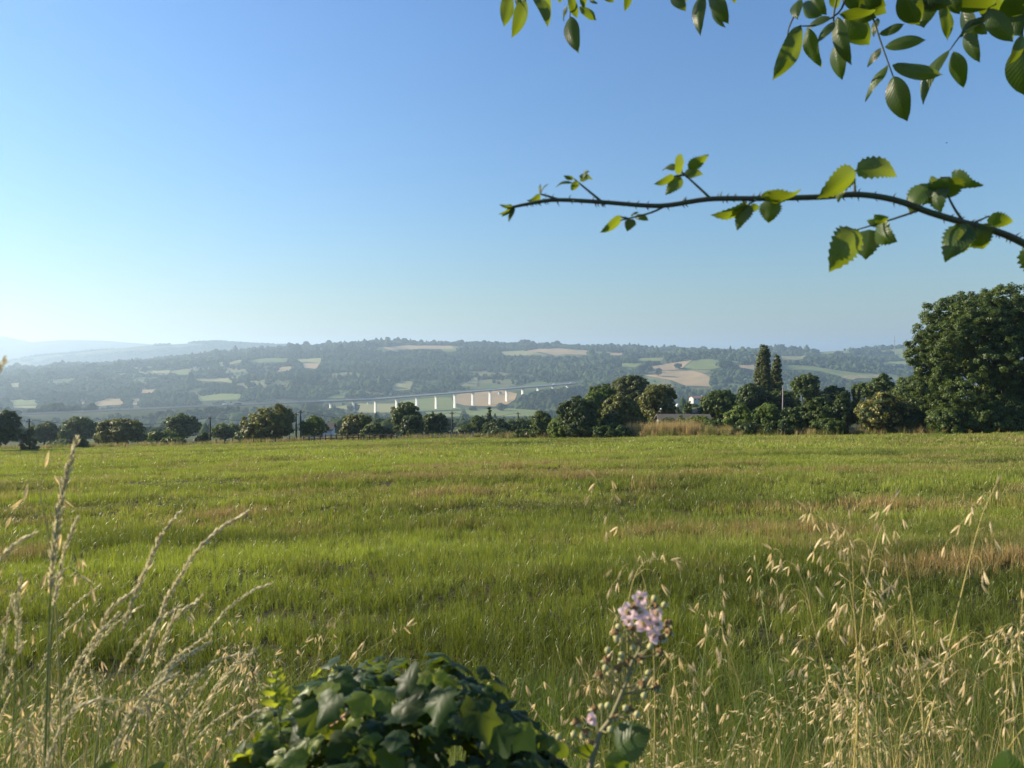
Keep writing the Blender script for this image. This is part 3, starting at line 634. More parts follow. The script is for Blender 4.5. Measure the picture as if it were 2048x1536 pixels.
for px, py, w, lb in [(698, 741, 13, 'white farmhouse in a clearing in the middle of the far woods'), (674, 756, 9, 'small white house below the white farmhouse in the mid woods'), (1212, 722, 15, 'white house left of the pair in the woods above the viaduct end'),
                      (1228, 719, 13, 'white house right of the pair in the woods above the viaduct end'), (866, 688, 30, 'long white farm building on the ridge beside its neighbour'), (892, 688, 22, 'shorter white farm building on the ridge'),
                      (246, 784, 10, 'bright white house beside the tan field at left'), (236, 779, 8, 'small grey white house behind the bright house at left'), (325, 735, 14, 'pale house on the upper left hillside among trees'), (390, 736, 11, 'pale house at the edge of a green pasture upper left'),
                      (738, 808, 9, 'small white house close to the left piers of the viaduct'), (1000, 788, 7, 'tiny pale hut in the tan field behind the viaduct')]:
    q = hit(px, py + 1)
    if q is None: continue
    w = w * q[1] / 2500 * .8 + 3
    house(px, py, q[1], w, w * .6, 5.2, 2.0, 'farmhouse', lb, 'house', M['white'], M['roof'], .35, base=float(height(*q)), windows=3, chim=w > 10)

# ------------------------------------------------------------------ trees and bushes near the field
def cloud(rng, C, Nn, size, asp, tint):
    n = len(C); t = nrm(np.cross(Nn, rng.normal(size=(n, 3)))); b = np.cross(Nn, t); s = size[:, None] / 2
    V = np.stack([C - t * s, C - b * s * asp + Nn * s * .25, C + t * s, C + b * s * asp + Nn * s * .25], 1).reshape(-1, 3)
    return V, np.arange(4 * n).reshape(n, 4), np.repeat(tint, 4)
def crown(rng, lobes, leaf, cover, cl, shell=.8, gaps=0.0):
    Cs, Ns, Ts = [], [], []
    for c, r in lobes:
        c = np.array(c, float); r = np.array(r, float); A = 4 * math.pi * ((r[0] * r[1]) ** 1.6 / 3 + 2 * (r[0] * r[2]) ** 1.6 / 3) ** (1 / 1.6)
        nc = max(5, int(A / (cl * cl) * .75)); nl = max(6, int(cover * A / (leaf * leaf * .36) / nc))
        d = nrm(rng.normal(size=(nc, 3))); cc = c + d * r * rng.uniform(shell, 1.12, (nc, 1)); on = nrm(d / r)
        if gaps: k = rng.random(nc) > gaps; cc, on = cc[k], on[k]; nc = len(cc)
        ct = rng.random(nc)
        o = rng.normal(size=(nc, nl, 3)); o = o / (np.linalg.norm(o, axis=2, keepdims=True) + 1e-9) * rng.random((nc, nl, 1)) ** .5
        p = cc[:, None] + o * cl * np.array([.62, .62, .5]); nn = on[:, None] * .7 + o * .8 + rng.normal(0, .45, o.shape) + np.array([0, 0, .25])
        Cs.append(p.reshape(-1, 3)); Ns.append(nrm(nn).reshape(-1, 3)); Ts.append(np.clip((ct[:, None] * .65 + .35 * rng.random((nc, nl))).ravel(), 0, 1))
    C = np.concatenate(Cs); Nn = np.concatenate(Ns)
    return cloud(rng, C, Nn, leaf * rng.uniform(.7, 1.4, len(C)), .62, np.concatenate(Ts))
def lobes_for(rng, style, W, H, cb):
    L = []; Hc = H * (1 - cb); cz = cb * H + Hc * .48
    if style in ('dome', 'loose', 'wide'):
        m = (W * .36, W * .36, Hc * .40); L.append(((0, 0, cz), m)); k = {'dome': 15, 'loose': 11, 'wide': 17}[style]
        for i in range(k):
            d = nrm(rng.normal(size=3)); d[2] = d[2] if d[2] > -.45 else -d[2]; s = W * (rng.uniform(.13, .2) if style == 'dome' else rng.uniform(.12, .24))
            L.append(((d[0] * m[0] * .95, d[1] * m[1] * .95, cz + d[2] * m[2] * .95), (s, s, min(s, Hc * .3) * rng.uniform(.8, 1.0))))
    elif style == 'poplar':
        for i in range(26):
            f = i / 25; w = W * (.30 + .18 * math.sin(math.pi * min(1, f * .9 + .1))) * (1 - .30 * f ** 5) * rng.uniform(.78, 1.2); L.append(((rng.normal(0, W * .08), rng.normal(0, W * .08), H * (.06 + .86 * f)), (w, w, H * .10)))
    elif style == 'conifer':
        for i in range(9):
            f = i / 8; w = W * .5 * (1 - .85 * f); L.append(((rng.normal(0, W * .03), 0, H * (.12 + .8 * f)), (w, w, H * .09)))
    elif style == 'bush':
        L.append(((0, 0, H * .42), (W * .36, W * .34, H * .38)))
        for i in range(12):
            d = nrm(rng.normal(size=3)); d[2] = abs(d[2]) - .25; s = W * rng.uniform(.12, .2); s = min(s, H * .3)
            L.append(((d[0] * W * .36, d[1] * W * .34, max(H * .18, H * .42 + d[2] * H * .36)), (s, s, s * .9)))
    hi = max(c[2] + r[2] for c, r in L); ex = max(abs(c[0]) + r[0] for c, r in L); fx, fz = W / 2 / ex, H / hi
    return [((c[0] * fx, c[1] * fx, c[2] * fz), (r[0] * fx, r[1] * fx, r[2] * fz)) for c, r in L]
def tree(px, top, wpx, Y, style, mat, label, cat='tree', name=None, seed=0, cb=.12, cover=2.3, leafk=1.0, gaps=0.0, group=None, base=None):
    rng = rs(seed + int(px) * 7 + int(top)); P = at(px, top, Y); x = P[0]; z0 = float(height(x, Y)) - .1 if base is None else float(at(px, base, Y)[2])
    H = P[2] - z0; Wd = wpx / FPX * Y; nmz = name or ('shrub' if style == 'bush' else {'poplar': 'poplar_tree', 'conifer': 'conifer_tree'}.get(style, 'broadleaf_tree'))
    r = empty(nmz, (x, Y, z0), label, cat, group); L = lobes_for(rng, style, Wd, H, cb)
    leaf = max(.12, Y / 700 * 2.1) * leafk
    V, F, T = crown(rng, L, leaf, cover, max(.5, Wd * .085), gaps=gaps)
    if mat == 'flowering': T = np.clip((T - .58) * 3.2, 0, 1)
    V = V + np.array([x, Y, z0]); lo = height(V[:, 0], V[:, 1]); V[:, 2] = np.maximum(V[:, 2], lo - .05)
    part('crown', V, F, M[mat], r, False, T)
    mb = MB(); tr = max(.05, Wd * .03); top_z = H * (.55 if style != 'poplar' else .9)
    mb.tube([(x, Y, z0 - .3), (x + .05 * tr, Y, z0 + top_z * .35), (x - tr * .4, Y + tr * .3, z0 + top_z)], [tr * 1.25, tr, tr * .4], 8)
    for c, q in L[1:7]:
        a = np.array([x, Y, z0 + top_z * rng.uniform(.35, .8)]); b = np.array([x + c[0] * .9, Y + c[1] * .9, z0 + c[2]]); mb.tube([a, (a + b) / 2 + [0, 0, .08 * H], b], [tr * .5, tr * .32, tr * .12], 5)
    mb.build('trunk', M['bark'], r, True)
    return r
T = tree
# left row
T(-12, 822, 95, 104, 'dome', 'dark', 'dark rounded tree cut by the left edge of the photo')
T(88, 846, 62, 185, 'dome', 'oak', 'hazy round tree behind the ivy covered pole')
T(160, 834, 74, 178, 'loose', 'oak', 'hazy dark tree left of the low round chestnut')
T(238, 838, 88, 128, 'dome', 'chestnut', 'low broad dome shaped chestnut, smaller than the dome by the two poles', cb=.02)
T(362, 828, 62, 152, 'loose', 'pale', 'loose pale green tree left of the single pole', gaps=.15)
T(325, 862, 58, 132, 'bush', 'bright', 'light green bushy tree in front of the loose pale tree', 'bush')
T(300, 882, 40, 122, 'bush', 'dark', 'low dark bramble bush right of the low chestnut', 'bush')
T(405, 866, 26, 124, 'bush', 'dark', 'small dark bush touching the single pole', 'bush')
T(158, 877, 27, 112, 'bush', 'dark', 'small round dark bush alone on the left field edge', 'bush')
T(450, 848, 58, 165, 'dome', 'oak', 'hazy tree just right of the single pole')
T(488, 862, 40, 150, 'bush', 'oak', 'low hazy bush left of the tall dome chestnut', 'bush')
T(537, 808, 106, 116, 'dome', 'chestnut', 'large dome shaped chestnut left of the two close poles', cb=.03)
T(120, 880, 42, 150, 'bush', 'pale', 'low scrubby bush between the ivy pole and the small round bush', 'bush')
T(206, 868, 30, 150, 'bush', 'oak', 'shrub at the left foot of the low broad chestnut', 'bush')
T(345, 876, 50, 126, 'bush', 'oak', 'dark low scrub below the loose pale tree', 'bush')
T(275, 866, 40, 170, 'dome', 'oak', 'small hazy tree behind the right side of the low broad chestnut')
# centre
T(628, 832, 52, 119, 'loose', 'bright', 'young leafy green tree between two poles and the shed', gaps=.12, cb=.2)
T(716, 829, 66, 126, 'dome', 'chestnut', 'two headed tree with browner top right of the shed', cb=.03)
T(745, 846, 48, 122, 'dome', 'oak', 'lower dark tree against the right of the two headed tree', cb=.03)
T(768, 858, 36, 124, 'bush', 'dark', 'dark bush between two trees behind the wooden fence', 'bush')
T(811, 805, 66, 124, 'dome', 'oak', 'tall round topped tree in front of the viaduct piers', cb=.02)
T(828, 832, 52, 118, 'loose', 'dark', 'dark lower tree in front of the tall round topped tree', cb=.03)
T(874, 827, 56, 128, 'dome', 'oak', 'round tree just left of the pole by the white posts', cb=.05)
T(880, 862, 70, 122, 'bush', 'dark', 'low dark bush under the round tree by the white posts', 'bush')
T(978, 815, 30, 150, 'conifer', 'dark', 'pointed dark conifer rising right of the white posts', cb=0)
T(958, 832, 46, 150, 'dome', 'oak', 'rounded tree at the left of the pointed conifer')
T(993, 840, 58, 118, 'bush', 'dark', 'dark bush in front of the pointed conifer', 'bush')
T(1040, 838, 60, 150, 'loose', 'oak', 'hazy tree around the pole right of the conifer')
T(935, 850, 40, 140, 'bush', 'oak', 'low bush behind the last white posts', 'bush')
T(1000, 858, 74, 104, 'bush', 'dark', 'wide low bramble at the right end of the white posts', 'bush')
T(1055, 858, 60, 100, 'bush', 'oak', 'low shrub between the bramble and the dark bush', 'bush')
T(1085, 822, 44, 98, 'bush', 'oak', 'tall narrow bush left of the dark round bush', 'bush')
T(1120, 838, 46, 95, 'bush', 'bright', 'lighter bush tucked left of the dark round bush', 'bush')
# right of centre
T(1157, 795, 84, 92, 'dome', 'dark', 'dense dark round tree at the left end of the right hedge', cb=0, cover=2.8)
T(1205, 768, 70, 118, 'dome', 'oak', 'dark tree behind the dense round tree')
T(1262, 752, 98, 124, 'wide', 'poplar', 'tall brownish green tree topping the group right of centre', cover=2.6)
T(1190, 784, 56, 104, 'loose', 'bright', 'yellow green tree peeping above the dense round tree')
T(1240, 790, 74, 96, 'dome', 'chestnut', 'light green tree in the middle of the right group', cb=.02)
T(1225, 825, 56, 91, 'bush', 'dark', 'dark bush right of the dense round tree', 'bush')
T(1318, 770, 76, 108, 'dome', 'chestnut', 'pale leaved round tree above the grey barn', cb=.1)
T(1378, 800, 34, 104, 'conifer', 'dark', 'dark narrow tree right of the white lamp globe', cb=0)
T(1405, 815, 34, 106, 'bush', 'dark', 'small dark bush beside the reddish roof', 'bush')
T(1365, 834, 28, 92, 'bush', 'oak', 'small leafy bush in front of the barn roof', 'bush')
T(1275, 835, 44, 94, 'bush', 'oak', 'bush above the left side of the tall tan grass', 'bush')
T(1440, 780, 76, 104, 'dome', 'oak', 'dark hazy tree right of the reddish roof', cb=.03)
T(1505, 768, 84, 112, 'dome', 'dark', 'dark tree at the feet of the poplars', cb=.03)
T(1565, 780, 80, 114, 'dome', 'dark', 'dark tree right of the poplars behind the pale post', cb=.03)
T(1527, 686, 40, 118, 'poplar', 'poplar', 'taller columnar poplar of the pair', leafk=.9, cover=1.6)
T(1551, 709, 33, 120, 'poplar', 'poplar', 'shorter columnar poplar of the pair', leafk=.9, cover=1.6)
T(1612, 748, 70, 122, 'dome', 'oak', 'round dark tree between the poplars and the yellow bush', cb=.05)
T(1668, 771, 66, 118, 'dome', 'dark', 'flat topped dark tree behind the hedge')
T(1768, 748, 66, 112, 'dome', 'oak', 'dark tree behind the yellow flowering bush')
T(1725, 765, 44, 116, 'dome', 'oak', 'small dark tree left of the tree behind the yellow bush')
T(1838, 750, 120, 96, 'wide', 'oak', 'dark tree left of and behind the huge tree', cb=.02)
for px, top, w, Y, mt, lb in [(1432, 838, 62, 86, 'oak', 'low scruffy hedge bush at the right end of the tan grass'), (1480, 812, 66, 84, 'bright', 'light green hedge bush, first of the hedge row from the left'), (1532, 808, 66, 83, 'bright', 'light green hedge bush under the poplars'),
                              (1585, 815, 72, 82, 'oak', 'mid green hedge bush right of the pale post'), (1640, 796, 74, 81, 'oak', 'tall hedge bush below the flat topped tree'), (1682, 793, 60, 80, 'dark', 'dark green hedge bush left of the yellow bush'),
                              (1560, 842, 70, 80, 'dark', 'low dark shrub at the foot of the hedge middle'), (1660, 838, 70, 78, 'oak', 'low shrub at the foot of the hedge near the yellow bush'), (1500, 842, 70, 82, 'dark', 'low dark shrub at the foot of the first hedge bush')]:
    T(px, top, w, Y, 'bush', mt, lb, 'bush', 'hedge_bush', cover=2.6)
T(1775, 788, 120, 77, 'bush', 'flowering', 'bush covered in yellow cream blossom left of the huge tree', 'bush', 'flowering_bush', cover=2.3)
T(1835, 822, 84, 76, 'bush', 'dark', 'dark bush filling the gap between the yellow bush and the huge tree', 'bush')
T(1905, 806, 90, 69, 'bush', 'oak', 'leafy shrub under the left side of the huge tree', 'bush', cover=2.6)
T(1985, 800, 110, 68, 'bush', 'oak', 'leafy shrub under the trunk of the huge tree', 'bush', cover=2.6)
T(2060, 806, 90, 67, 'bush', 'dark', 'dark shrub under the huge tree cut by the right edge', 'bush', cover=2.6)
T(1215, 848, 90, 89, 'bush', 'oak', 'low weedy shrub at the left end of the tan grass', 'bush')
T(1336, 836, 46, 92, 'bush', 'oak', 'leafy weeds standing before the left half of the barn', 'bush')
T(1398, 833, 52, 90, 'bush', 'bright', 'green weedy bush before the right end of the barn', 'bush')
# the huge tree
rng = rs(77); Y0 = 72; P = at(1972, 565, Y0); x0 = P[0]; z0 = float(height(x0, Y0)); H = P[2] - z0; kx = Y0 / FPX
big = empty('broadleaf_tree', (x0, Y0, z0), 'huge spreading broadleaf tree filling the right edge of the photo', 'tree')
LB = []
for px, py, wx, hy in [(1990, 605, 105, 58), (1930, 622, 95, 60), (2055, 625, 110, 75), (1885, 660, 80, 60), (1860, 715, 66, 62), (1925, 690, 90, 60), (2000, 680, 100, 60), (2075, 700, 90, 80), (1885, 770, 84, 62), (1950, 760, 80, 50), (2020, 755, 90, 60), (1905, 820, 80, 50), (2080, 790, 90, 70), (1850, 690, 44, 40), (1960, 800, 80, 50), (1848, 750, 40, 36), (2125, 660, 90, 90), (1960, 650, 120, 80), (1975, 720, 120, 80), (2030, 800, 110, 80), (2060, 660, 100, 90)]:
    for k in range(2):
        q = at(px + (16 if px < 1900 else 6) + rng.normal(0, 8), py + rng.normal(0, 5), Y0); dy = (k - .5) * rng.uniform(3.0, 7.0)
        LB.append(((q[0], Y0 + dy, q[2]), (wx * kx * .5, wx * kx * .45, hy * kx * .52)))
V, F, T_ = crown(rng, LB, .20, 1.9, .62, shell=.68, gaps=.17); part('crown', V, F, M['oak'], big, False, T_)
mb = MB(); b0 = np.array([x0 + 1.3, Y0, z0])
mb.tube([b0 - [0, 0, .4], b0 + [.05, 0, 2.5], b0 + [-.1, .1, 5.5], b0 + [.1, 0, 9]], [.62, .5, .42, .2], 10)
for c, r in LB[::2]: a = b0 + [0, 0, rng.uniform(3.0, 7.5)]; c = np.array(c); mb.tube(spline([a, a * .5 + c * .5 + rng.normal(0, .35, 3) + [0, 0, .3], c], 6), np.linspace(.15, .03, 6), 6)
mb.build('trunk', M['bark'], big, True)

# lone trees that stand out on the far hillside and the skyline
far_src = {}
def lone(px, py, wpx, hpx, lb, Y=None, kind='dome'):
    q = hit(px, py)
    if q is None and Y is None: return
    if Y is not None: q = np.array([(px - 1024) / FPX * Y, Y])
    Yq = q[1]; w = wpx / FPX * Yq; h = hpx / FPX * Yq; z = float(height(*q)); rng = rs(int(px * 3 + py))
    r = empty('lone_tree', (q[0], Yq, z), lb, 'tree', 'lone trees on the far hillside')
    V, F, T0 = crown(rng, [((c[0] + q[0], c[1] + Yq, c[2] + z), rr) for c, rr in lobes_for(rng, kind, w, h, .12)], max(.5, w * .14), 1.6, w * .16); part('crown', V, F, M['dark'], r, False, T0)
    V, F = tube([(q[0], Yq, z - .5), (q[0], Yq, z + h * .5)], [w * .05, w * .03], 6); part('trunk', V, F, M['bark'], r)
for px, py, w, h, lb in [(1317, 753, 13, 17, 'lone dark tree on the lower tan field of the right knoll'), (1356, 738, 15, 11, 'small lone tree between tan and green fields of the right knoll'), (1285, 748, 14, 18, 'tree at the left edge of the tan knoll fields'), (1300, 745, 12, 14, 'second tree at the left edge of the tan knoll fields'),
                         (1280, 750, 12, 20, 'tall tree left of the tan knoll fields'), (172, 735, 10, 9, 'lone round tree on the bare shoulder at far left'), (394, 716, 9, 8, 'lone tree on the open crest at upper left'), (352, 719, 8, 6, 'small tree on the crest left of the lone crest tree'), (360, 719, 6, 5, 'tiny tree on the upper left crest'),
                         (707, 828, 26, 22, 'dark tree standing on the pale field under the left of the viaduct'), (1003, 822, 22, 16, 'round tree at the foot of the viaduct piers'), (945, 822, 18, 10, 'low tree at the foot of the middle pier'), (1448, 738, 34, 18, 'broad tree on the green crown of the right knoll'), (889, 788, 14, 10, 'tree behind the middle of the viaduct deck')]:
    lone(px, py, w, h, lb)
for px, py, w, h, Y, lb in [(1048, 694, 26, 10, 3380, 'broad tree clump on the skyline right of centre'), (612, 700, 15, 11, 3350, 'dark tree on the skyline left of centre'), (776, 690, 10, 9, 3380, 'tall tree on the highest point of the skyline'), (1328, 703, 5, 9, 3380, 'thin pointed tree on the skyline'),
                            (1535, 703, 20, 14, 3200, 'tall wood edge tree on the skyline behind the poplars'), (1562, 703, 22, 15, 3200, 'tree right of the poplars on the skyline'), (1585, 702, 20, 13, 3200, 'skyline tree further right of the poplars'), (1675, 705, 14, 10, 3100, 'skyline tree left of the thin mast'), (1712, 702, 22, 12, 3100, 'wide skyline tree left of the thin mast'),
                            (1757, 700, 9, 10, 3100, 'slim skyline tree beside the mast'), (1778, 699, 18, 10, 3100, 'skyline tree touching the mast'), (1815, 700, 20, 12, 3100, 'skyline tree between mast and huge tree')]:
    lone(px, py, w, h, lb, Y)

# radio masts on the skyline
for px, top, bot, wd, lb in [(1789, 671, 698, 1.9, 'tall thin radio mast on the right skyline'), (1809, 685, 699, 1.0, 'short thin mast right of the tall radio mast')]:
    Ym = 3050; a = at(px, bot, Ym); b = at(px, top, Ym); r = empty('radio_mast', (a[0], Ym, a[2]), lb, 'mast'); mb = MB()
    mb.tube([a - [0, 0, 12], a, b], [wd, wd * .8, wd * .35], 6); mb.build('tower', M['mast'], r)
    mb = MB(); mb.box(a * .4 + b * .6, (wd * 3.0, wd * 2, 2.5)); mb.build('antenna', M['mast'], r)

# ------------------------------------------------------------------ poles, wires, fences, lamps
POLES = {}
def pole(k, px, top, Y, lb, mat='pole', arm=True, rad=.13, cat='utility pole'):
    b = at(px, top, Y); z0 = float(height(b[0], Y)); r = empty('utility_pole', (b[0], Y, z0), lb, cat, 'utility poles along the field edge'); mb = MB()
    mb.tube([(b[0], Y, z0 - .5), (b[0], Y, b[2])], [rad * 1.2, rad * .85], 9); mb.build('shaft', M[mat], r, True)
    if arm:
        mb = MB(); mb.box((b[0], Y - rad, b[2] - .35), (.9, .09, .1)); ar = mb.build('crossarm', M[mat], r)
        for dx in (-.38, .38): V, F = tube([(b[0] + dx, Y - rad, b[2] - .30), (b[0] + dx, Y - rad, b[2] - .1)], [.05, .035], 8); part('insulator', V, F, M['globe'], ar)
    POLES[k] = np.array([b[0], Y - .1, b[2] - .1]); return r
pole('A', 58, 838, 106, 'wooden pole with ivy grown over its lower part near the left edge')
pole('B', 420, 833, 118, 'single dark pole between the pale tree and the hazy tree')
pole('C', 592, 825, 119, 'left pole of the two close together by the dome chestnut')
pole('D', 601, 820, 116, 'right and taller pole of the two close together')
pole('E', 904, 823, 120, 'dark pole beside the white fence posts')
pole('F', 1036, 824, 150, 'thin far pole right of the conifer')
pole('G', 1566, 775, 86, 'pale concrete pole rising from the hedge right of the poplars', 'mast', rad=.075, arm=False)
def wirespan(a, b, sag, lb, r=.022):
    a, b = np.array(a), np.array(b); t = np.linspace(0, 1, 17); P = a + (b - a) * t[:, None]; P[:, 2] -= sag * 4 * t * (1 - t)
    V, F = tube(P, r, 5); o = part('overhead_wire', V, F, M['wire']); tag(o, lb, 'wire', 'overhead wires')
wirespan(POLES['A'], POLES['B'], 1.1, 'overhead wire from the ivy pole to the single pole'); wirespan(POLES['B'], POLES['C'], .9, 'overhead wire from the single pole to the two close poles')
wirespan(POLES['D'], POLES['E'], 1.6, 'overhead wire from the two close poles to the pole by the white posts'); wirespan(POLES['E'], POLES['F'], .8, 'overhead wire from the white post pole to the thin far pole')
wirespan(at(-160, 858, 104), POLES['A'], .5, 'overhead wire from the ivy pole to the left edge'); wirespan(POLES['G'], at(1808, 768, 84), 1.6, 'pale sagging wire from the concrete pole towards the huge tree', .016)
# ivy on the first pole
rng = rs(5); b = at(58, 870, 105.6); z0 = float(height(b[0], 105.6)); iv = empty('pole_ivy', (b[0], 105.6, z0), 'dark ivy wrapped round the lower half of the leftmost pole', 'ivy')
V, F, T_ = crown(rng, [((b[0], 105.6, z0 + .9), (1.15, 1.0, 1.0)), ((b[0], 105.6, z0 + 2.0), (.9, .8, .9)), ((b[0] + .1, 105.6, z0 + 2.9), (.45, .45, .7))], .26, 2.5, .5); part('foliage', V, F, M['dark'], iv, False, T_)
# white post fence
fc = empty('wire_fence', at(860, 878, 103), 'fence of slim white concrete posts and thin wire at the far field edge', 'fence'); tops = []
for px, tp in [(800, 868), (812, 874), (825, 872), (834, 871), (844, 870), (856, 869), (867, 869), (879, 868), (890, 866), (903, 864), (916, 866), (929, 864), (946, 862)]:
    Yp = float(np.interp(px, _ex, _ey)) - .4; t = at(px, tp, Yp); z0 = float(height(t[0], Yp)); tops.append(t)
    mb = MB(); V, F = box((t[0], Yp, (z0 - .3 + t[2]) / 2), (.13, .13, t[2] - z0 + .3)); V[V[:, 2] > z0 + .3, :2] = t[:2] + (V[V[:, 2] > z0 + .3, :2] - t[:2]) * .8; mb.add(V, F); mb.build('post', M['post'], fc)
mb = MB()
for dz in (.15, .5): mb.tube(np.array(tops) - [0, .09, dz], .012, 4)
mb.build('wire', M['wire'], fc)
fd = empty('wooden_fence', at(680, 880, 109), 'low dark wooden fence in front of the shed and trees', 'fence'); tops = []
for px in range(606, 796, 11):
    Yp = float(np.interp(px, _ex, _ey)) - .4; x_ = (px - 1024) / FPX * Yp; z0 = float(height(x_, Yp)); tops.append((x_, Yp, z0 + 1.0)); mb = MB(); mb.box((x_, Yp, z0 + .4), (.14, .12, 1.4)); mb.build('post', M['darkwood'], fd)
for dz in (.12, .5):
    P = np.array(tops) - [0, .1, dz]; V, F = tube(P, .055, 4); part('rail', V, F, M['darkwood'], fd)
fe = empty('wooden_fence', at(460, 885, 108), 'thin dark stakes of an old fence left of the dome chestnut', 'fence')
for px in (430, 447, 463, 478, 505, 520, 550, 562, 578):
    Yp = float(np.interp(px, _ex, _ey)) - .3; x_ = (px - 1024) / FPX * Yp; z0 = float(height(x_, Yp)); mb = MB(); mb.box((x_, Yp, z0 + .45), (.09, .09, 1.3)); mb.build('stake', M['darkwood'], fe)
for px, py, rr, lb in [(1355, 811, .25, 'white globe lamp in front of the dark tree by the barn'), (1322, 818, .13, 'small pale globe lamp above the left end of the barn')]:
    Yl = 100; c = at(px, py, Yl); z0 = float(height(c[0], Yl)); r = empty('globe_lamp', (c[0], Yl, z0), lb, 'lamp')
    bm = bmesh.new(); bmesh.ops.create_uvsphere(bm, u_segments=20, v_segments=12, radius=rr); V = np.array([v.co for v in bm.verts]) + c; F = [[v.index for v in f.verts] for f in bm.faces]; bm.free()
    part('globe', V, F, M['globe'], r, True); mb = MB(); mb.tube([(c[0], Yl, z0 - .2), (c[0], Yl, c[2] - rr * .9)], .05, 8); mb.tube([(c[0], Yl, c[2] - rr * 1.15), (c[0], Yl, c[2] - rr * .85)], .1, 8); mb.build('post', M['darkwood'], r)
# bird in the sky
bp = at(1893, 286, 115.0); mb = MB(); mb.tube([bp + [-.16, 0, 0], bp + [-.08, 0, .01], bp + [.05, 0, .01], bp + [.13, 0, .02], bp + [.18, 0, .01]], [.01, .035, .045, .03, .006], 8); bd = mb.build('bird', M['feather'], None, True); bd.location = (0, 0, 0)
for sg in (-1, 1):
    V = [bp + [.06, 0, .03], bp + [-.06, 0, .03], bp + [-.04, sg * .16, .09], bp + [.05, sg * .17, .09], bp + [-.07, sg * .30, .06]]; part('wing', V, [(0, 1, 2, 3), (3, 2, 4)], M['feather'], bd)
tag(bd, 'tiny dark bird high in the clear sky at upper right', 'bird')

# ------------------------------------------------------------------ foreground leaves
def blade(base, tip, roll, wr, fold=.25, curl=.15, serr=0.0, nseg=12, prof='ell', side=0.0, wave=.0, rng=None):
    """one leaf between two points; roll turns its face away from the viewer; returns V, F, uv"""
    base, tip = np.array(base, float), np.array(tip, float); ax = tip - base; L = np.linalg.norm(ax); u = ax / L
    vw = nrm(-(base + tip) / 2); nn = nrm(vw - u * np.dot(vw, u)); b = np.cross(nn, u)
    c, s = math.cos(roll), math.sin(roll); n2 = nn * c + b * s; b2 = -nn * s + b * c
    V = []; U = []; cols = (-1, -.66, -.33, 0, .33, .66, 1)
    for i in range(nseg + 1):
        t = i / nseg
        if prof == 'ell': w = math.sin(math.pi * t ** .85) ** .8
        elif prof == 'ovate': w = (math.sin(math.pi * t ** .66)) ** .75
        else: w = math.sin(math.pi * t)
        if t > .86: w *= 1 - (t - .86) / .14 * .45
        w *= L * wr / 2
        for k in cols:
            ww = w * (1 + (serr * (1 if (i % 2) else -1) if abs(k) == 1 and 0 < i < nseg else 0))
            zc = -abs(k) * fold * w + (curl * L * 4 * t * (1 - t)) - max(0, t - .6) ** 2 * L * curl * 3 + wave * L * math.sin(t * 9 + k * 2) * abs(k)
            V.append(base + u * (L * t + (.03 * L * abs(k) * 0)) + b2 * (k * ww + side * L * math.sin(math.pi * t)) + n2 * zc); U.append((t, k))
    m_ = len(cols); F = [(i * m_ + j, (i + 1) * m_ + j, (i + 1) * m_ + j + 1, i * m_ + j + 1) for i in range(nseg) for j in range(m_ - 1)]
    return np.array(V), F, np.array(U)
def leaf_part(name, parent, mat, b2, t2, Yb, Yt, roll, wr, rng, prof='ell', serr=0., fold=.25, curl=.12, stalk=None, label=None):
    V, F, U = blade(at(*b2, Yb), at(*t2, Yt), roll, wr, fold, curl, serr, 14 if serr == 0 else 18, prof, rng.normal(0, .05), abs(rng.normal(0, .022)), rng)
    o = part(name, V, F, M[mat], parent, True, np.full(len(V), rng.random()), U)
    if label: o['label'] = label
    return o
